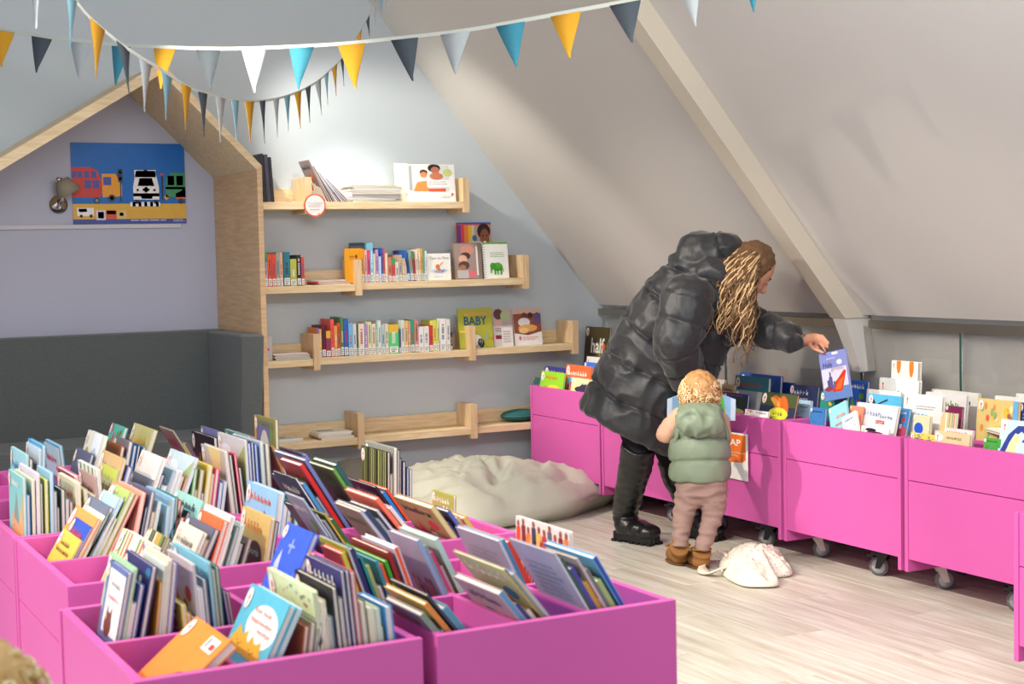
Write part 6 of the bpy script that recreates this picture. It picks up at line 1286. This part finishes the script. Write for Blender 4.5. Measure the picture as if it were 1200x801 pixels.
for v in bm.verts: v.co += v.normal*(.009*(.35-abs(noise.noise(Vector((v.co.x*11+v.co.z*6, v.co.y*11, v.co.z*30))))*1.8))
put('trousers', bm, TROU, chd, True)
TAN = mat('tan_suede', '#8a6238', .85, .15, noise_amt=.15, nscale=30)
for fx_, fy_, ax_, ay_ in ((797, 661, 796.5, 640), (821.5, 666, 823, 645)):
    f_ = at(fx_, fy_, Z=0); d = (Vector((W3.x, W3.y, 0)).normalized()-U3*.25).normalized()
    bm = bmesh.new(); tube(bm, [cp(ax_, ay_), f_+Vector((0, 0, .06))], [.042, .040], 18); ball(bm, f_+Vector((0, 0, .032)), 1, (.040, .042, .032)); capsule(bm, f_+Vector((0, 0, .034)), f_+d*.085+Vector((0, 0, .030)), .037, .034, 16)
    bm = remeshed(bm, .005, 3, .4)
    for v in bm.verts: v.co.z = max(v.co.z, .004)
    put('bootee', bm, TAN, chd, True)
    bm = bmesh.new(); c_ = f_+Vector((0, 0, .085)); tube(bm, [c_+U3*.043*math.cos(q_)+W3*.043*math.sin(q_) for q_ in [2*math.pi*k/20 for k in range(21)]], .004, 6, False); bw_ = c_-U3*.046-W3*.02; ball(bm, bw_-U3*.01, .009, (1.3, 1, .7)); put('bootee_strap', bm, TAN, chd, True)
    bm = bmesh.new(); ball(bm, f_+d*.04+Vector((0, 0, .006)), 1, (.045, .085, .0058), 20, 8, Matrix((d.cross(Vector((0, 0, 1))), d, Vector((0, 0, 1)))).transposed()); put('bootee_sole', bm, mat('tan_sole', '#6a4a2a', .8), chd, True)
def curls(c0, cr_, f_, s_, R3, n, m1, m2, par, seedn, k=1.0):
    Mx = Matrix((s_, f_, cr_)).transposed(); bm = bmesh.new(); ball(bm, c0+cr_*.006-f_*.006, 1, R3, 24, 16, Mx)
    for v in bm.verts:
        r_ = v.co-c0
        if r_.dot(f_) > .035*k and r_.dot(cr_) < .04*k: v.co -= f_*(r_.dot(f_)-.035*k)
    bm = remeshed(bm, .005*k, 2, .4); bm.normal_update()
    for v in bm.verts: v.co += v.normal*.006*k*noise.noise(v.co*55)
    put('hair_cap', bm, m1, par, True); rr = random.Random(seedn)
    for mt, nn, nm in ((m1, n, 'hair_curls'), (m2, n, 'light_hair_curls')):
        bm = bmesh.new()
        for _ in range(nn):
            th_, ph = rr.uniform(-.9, 1.45), rr.uniform(-2.35, 2.35)
            dv = cr_*math.sin(th_)+(-f_*math.cos(ph)+s_*math.sin(ph))*math.cos(th_)
            p = c0+Vector(dv)*((R3[0]+R3[2])/2*.98); t1_ = dv.cross(Vector((rr.random()-.5, rr.random()-.5, rr.random()-.5))).normalized(); t2_ = dv.cross(t1_)
            rad_ = rr.uniform(.007, .013)*k; aa = rr.uniform(0, 6.28); pts_ = []
            for q_ in range(11):
                f2 = q_/10; a2_ = aa+f2*5.2; r2 = rad_*(1-.45*f2); pts_.append(p+t1_*r2*math.cos(a2_)+t2_*r2*math.sin(a2_)+dv*(.003+.008*f2)*k-Vector((0, 0, .012*f2*k)))
            tube(bm, pts_, [.0036*k*(1-.6*q_/10) for q_ in range(11)], 5)
        o = put(nm, bm, mt, par, True); o['kind'] = 'stuff'
CH1 = mat('strawberry_blond_hair', '#b98a58', .55, .35, noise_amt=.25, nscale=50); CH2 = mat('golden_hair', '#f0d2a4', .5, .35, noise_amt=.15, nscale=50)
curls(ck, ccr, cf, cs, (.079, .084, .088), 330, CH1, CH2, chd, 3)
# open picture book in the child's hands
t = thing('picture_book', 'open blue and green picture book held up in front of the toddler', 'book', cp(821, 476, .16))
cen = cp(821, 484, .20); upv = (-Vd*.88-W3*.15).normalized()
for sgn, cl_, ac in ((-1, '#8fc0e4', '#5ad03a'), (1, '#9ac4ec', '#58cc4a')):
    wv = (U3*sgn*.95+W3*-.18-Vd*.0).normalized(); wv = (wv+upv*.0).normalized(); nv = wv.cross(upv).normalized()
    bm = bmesh.new(); w_, h_ = .150, .150
    o0 = cen-upv*.03
    cor = [o0, o0+wv*w_-upv*.0, o0+wv*w_+upv*h_*.62, o0+upv*h_]
    prism(bm, cor, nv*.006); s = put('page_block', bm, PRINT, t); paint(s, cl_)
    tw = wm(t).inverted()
    cc_ = (-nv if nv.dot(W3) > 0 else nv)
    add_print('page_picture', [([(.45, .0), (.75, .0), (.62, 1), (.30, 1)], ac), P_rect(.86, 0, 1, 1, '#cfe2f4')], lambda u, v, e: tw @ (o0+wv*w_*u+upv*(h_*(1-.38*u))*v+cc_*(e+(.0065 if (nv*.006).dot(cc_) > 0 else 0))), t)

# ---- second child, mostly out of the picture at the lower left
c2 = thing('person', 'child with curly blond hair cut off by the lower left corner of the picture', 'person', (0.27, 1.86, 0))
k2 = Vector((0.252, 1.86, 0.812))
qcr = Vector((0, 0, 1)); qf = Vector((0.75, 0.66, 0)).normalized(); qs = qcr.cross(qf)
def Q(c, f, s): return k2+qcr*c+qf*f+qs*s
qM = Matrix((qs, qf, qcr)).transposed()
bm = bmesh.new(); ball(bm, Q(.004, 0, 0), 1, (.068, .078, .082), 24, 16, qM); ball(bm, Q(-.035, .025, 0), 1, (.052, .052, .052), 18, 12, qM); ball(bm, Q(-.03, .082, 0), .009, seg=10)
for s in (-1, 1): ball(bm, Q(-.012, -.002, s*.068), 1, (.008, .015, .021), 12, 8, qM)
B0 = Vector((k2.x, k2.y, 0)); z_ = Vector((0, 0, 1))
capsule(bm, Q(-.05, -.005, 0), B0+z_*.66, .034, .042); capsule(bm, B0+z_*.62, B0+z_*.40, .085, .090)
for s in (-1, 1):
    sh_ = B0+z_*.635+qs*s*.10; el = sh_-z_*.14+qs*s*.02; ha = el-z_*.10+qf*.06
    capsule(bm, sh_, el, .032, .027, 12); capsule(bm, el, ha, .026, .019, 12)
    for i_ in range(4): a_ = ha+qf*((i_-1.5)*.010)-z_*.02; capsule(bm, a_, a_-z_*.022, .0062, .0052, 8)
    capsule(bm, ha, ha+qf*.02-z_*.014, .008, .006, 8)
    hp = B0+z_*.38+qs*s*.05; capsule(bm, hp, hp-z_*.18, .050, .038, 12); capsule(bm, hp-z_*.18, Vector((hp.x, hp.y, .05)), .037, .027, 12); capsule(bm, Vector((hp.x, hp.y, .03)), Vector((hp.x, hp.y, .026))+qf*.07, .027, .024, 12)
bm = remeshed(bm, .0055, 3, .4); put('body', bm, SKINC, c2, True)
face(Q, qM, .80, c2, lip=MATS['child_lips'], brow=MATS['child_brow'])
bm = bmesh.new(); tube(bm, [B0+z_*h_ for h_ in (.34, .42, .55, .655)], [.115, .115, .108, .07], 26)
for s in (-1, 1): capsule(bm, B0+z_*.625+qs*s*.095, B0+z_*.50+qs*s*.122, .042, .036, 14)
bm = remeshed(bm, .007, 4, .5); put('jumper', bm, mat('oatmeal_knit', '#b8a690', .9, .1, bump=.4, bscale=120), c2, True)
bm = bmesh.new()
for s in (-1, 1): hp = B0+z_*.37+qs*s*.05; capsule(bm, hp, hp-z_*.29, .062, .042, 14)
bm = remeshed(bm, .007, 4, .5); put('trousers', bm, mat('navy_trousers', '#34405a', .9, .1), c2, True)
for s in (-1, 1):
    hp = B0+qs*s*.05; bm = bmesh.new(); capsule(bm, hp+z_*.036, hp+z_*.034+qf*.08, .036, .032, 14); bm = remeshed(bm, .006, 2, .4)
    for v in bm.verts: v.co.z = max(v.co.z, .002)
    put('shoe', bm, mat('white_shoe', '#c8c4bc', .7), c2, True)
curls(k2, qcr, qf, qs, (.082, .087, .092), 150, mat('ash_blond_hair', '#c8a468', .5, .4, noise_amt=.25, nscale=50), mat('bright_blond_hair', '#f8e8b8', .45, .4, noise_amt=.15, nscale=50), c2, 8, 1.15)
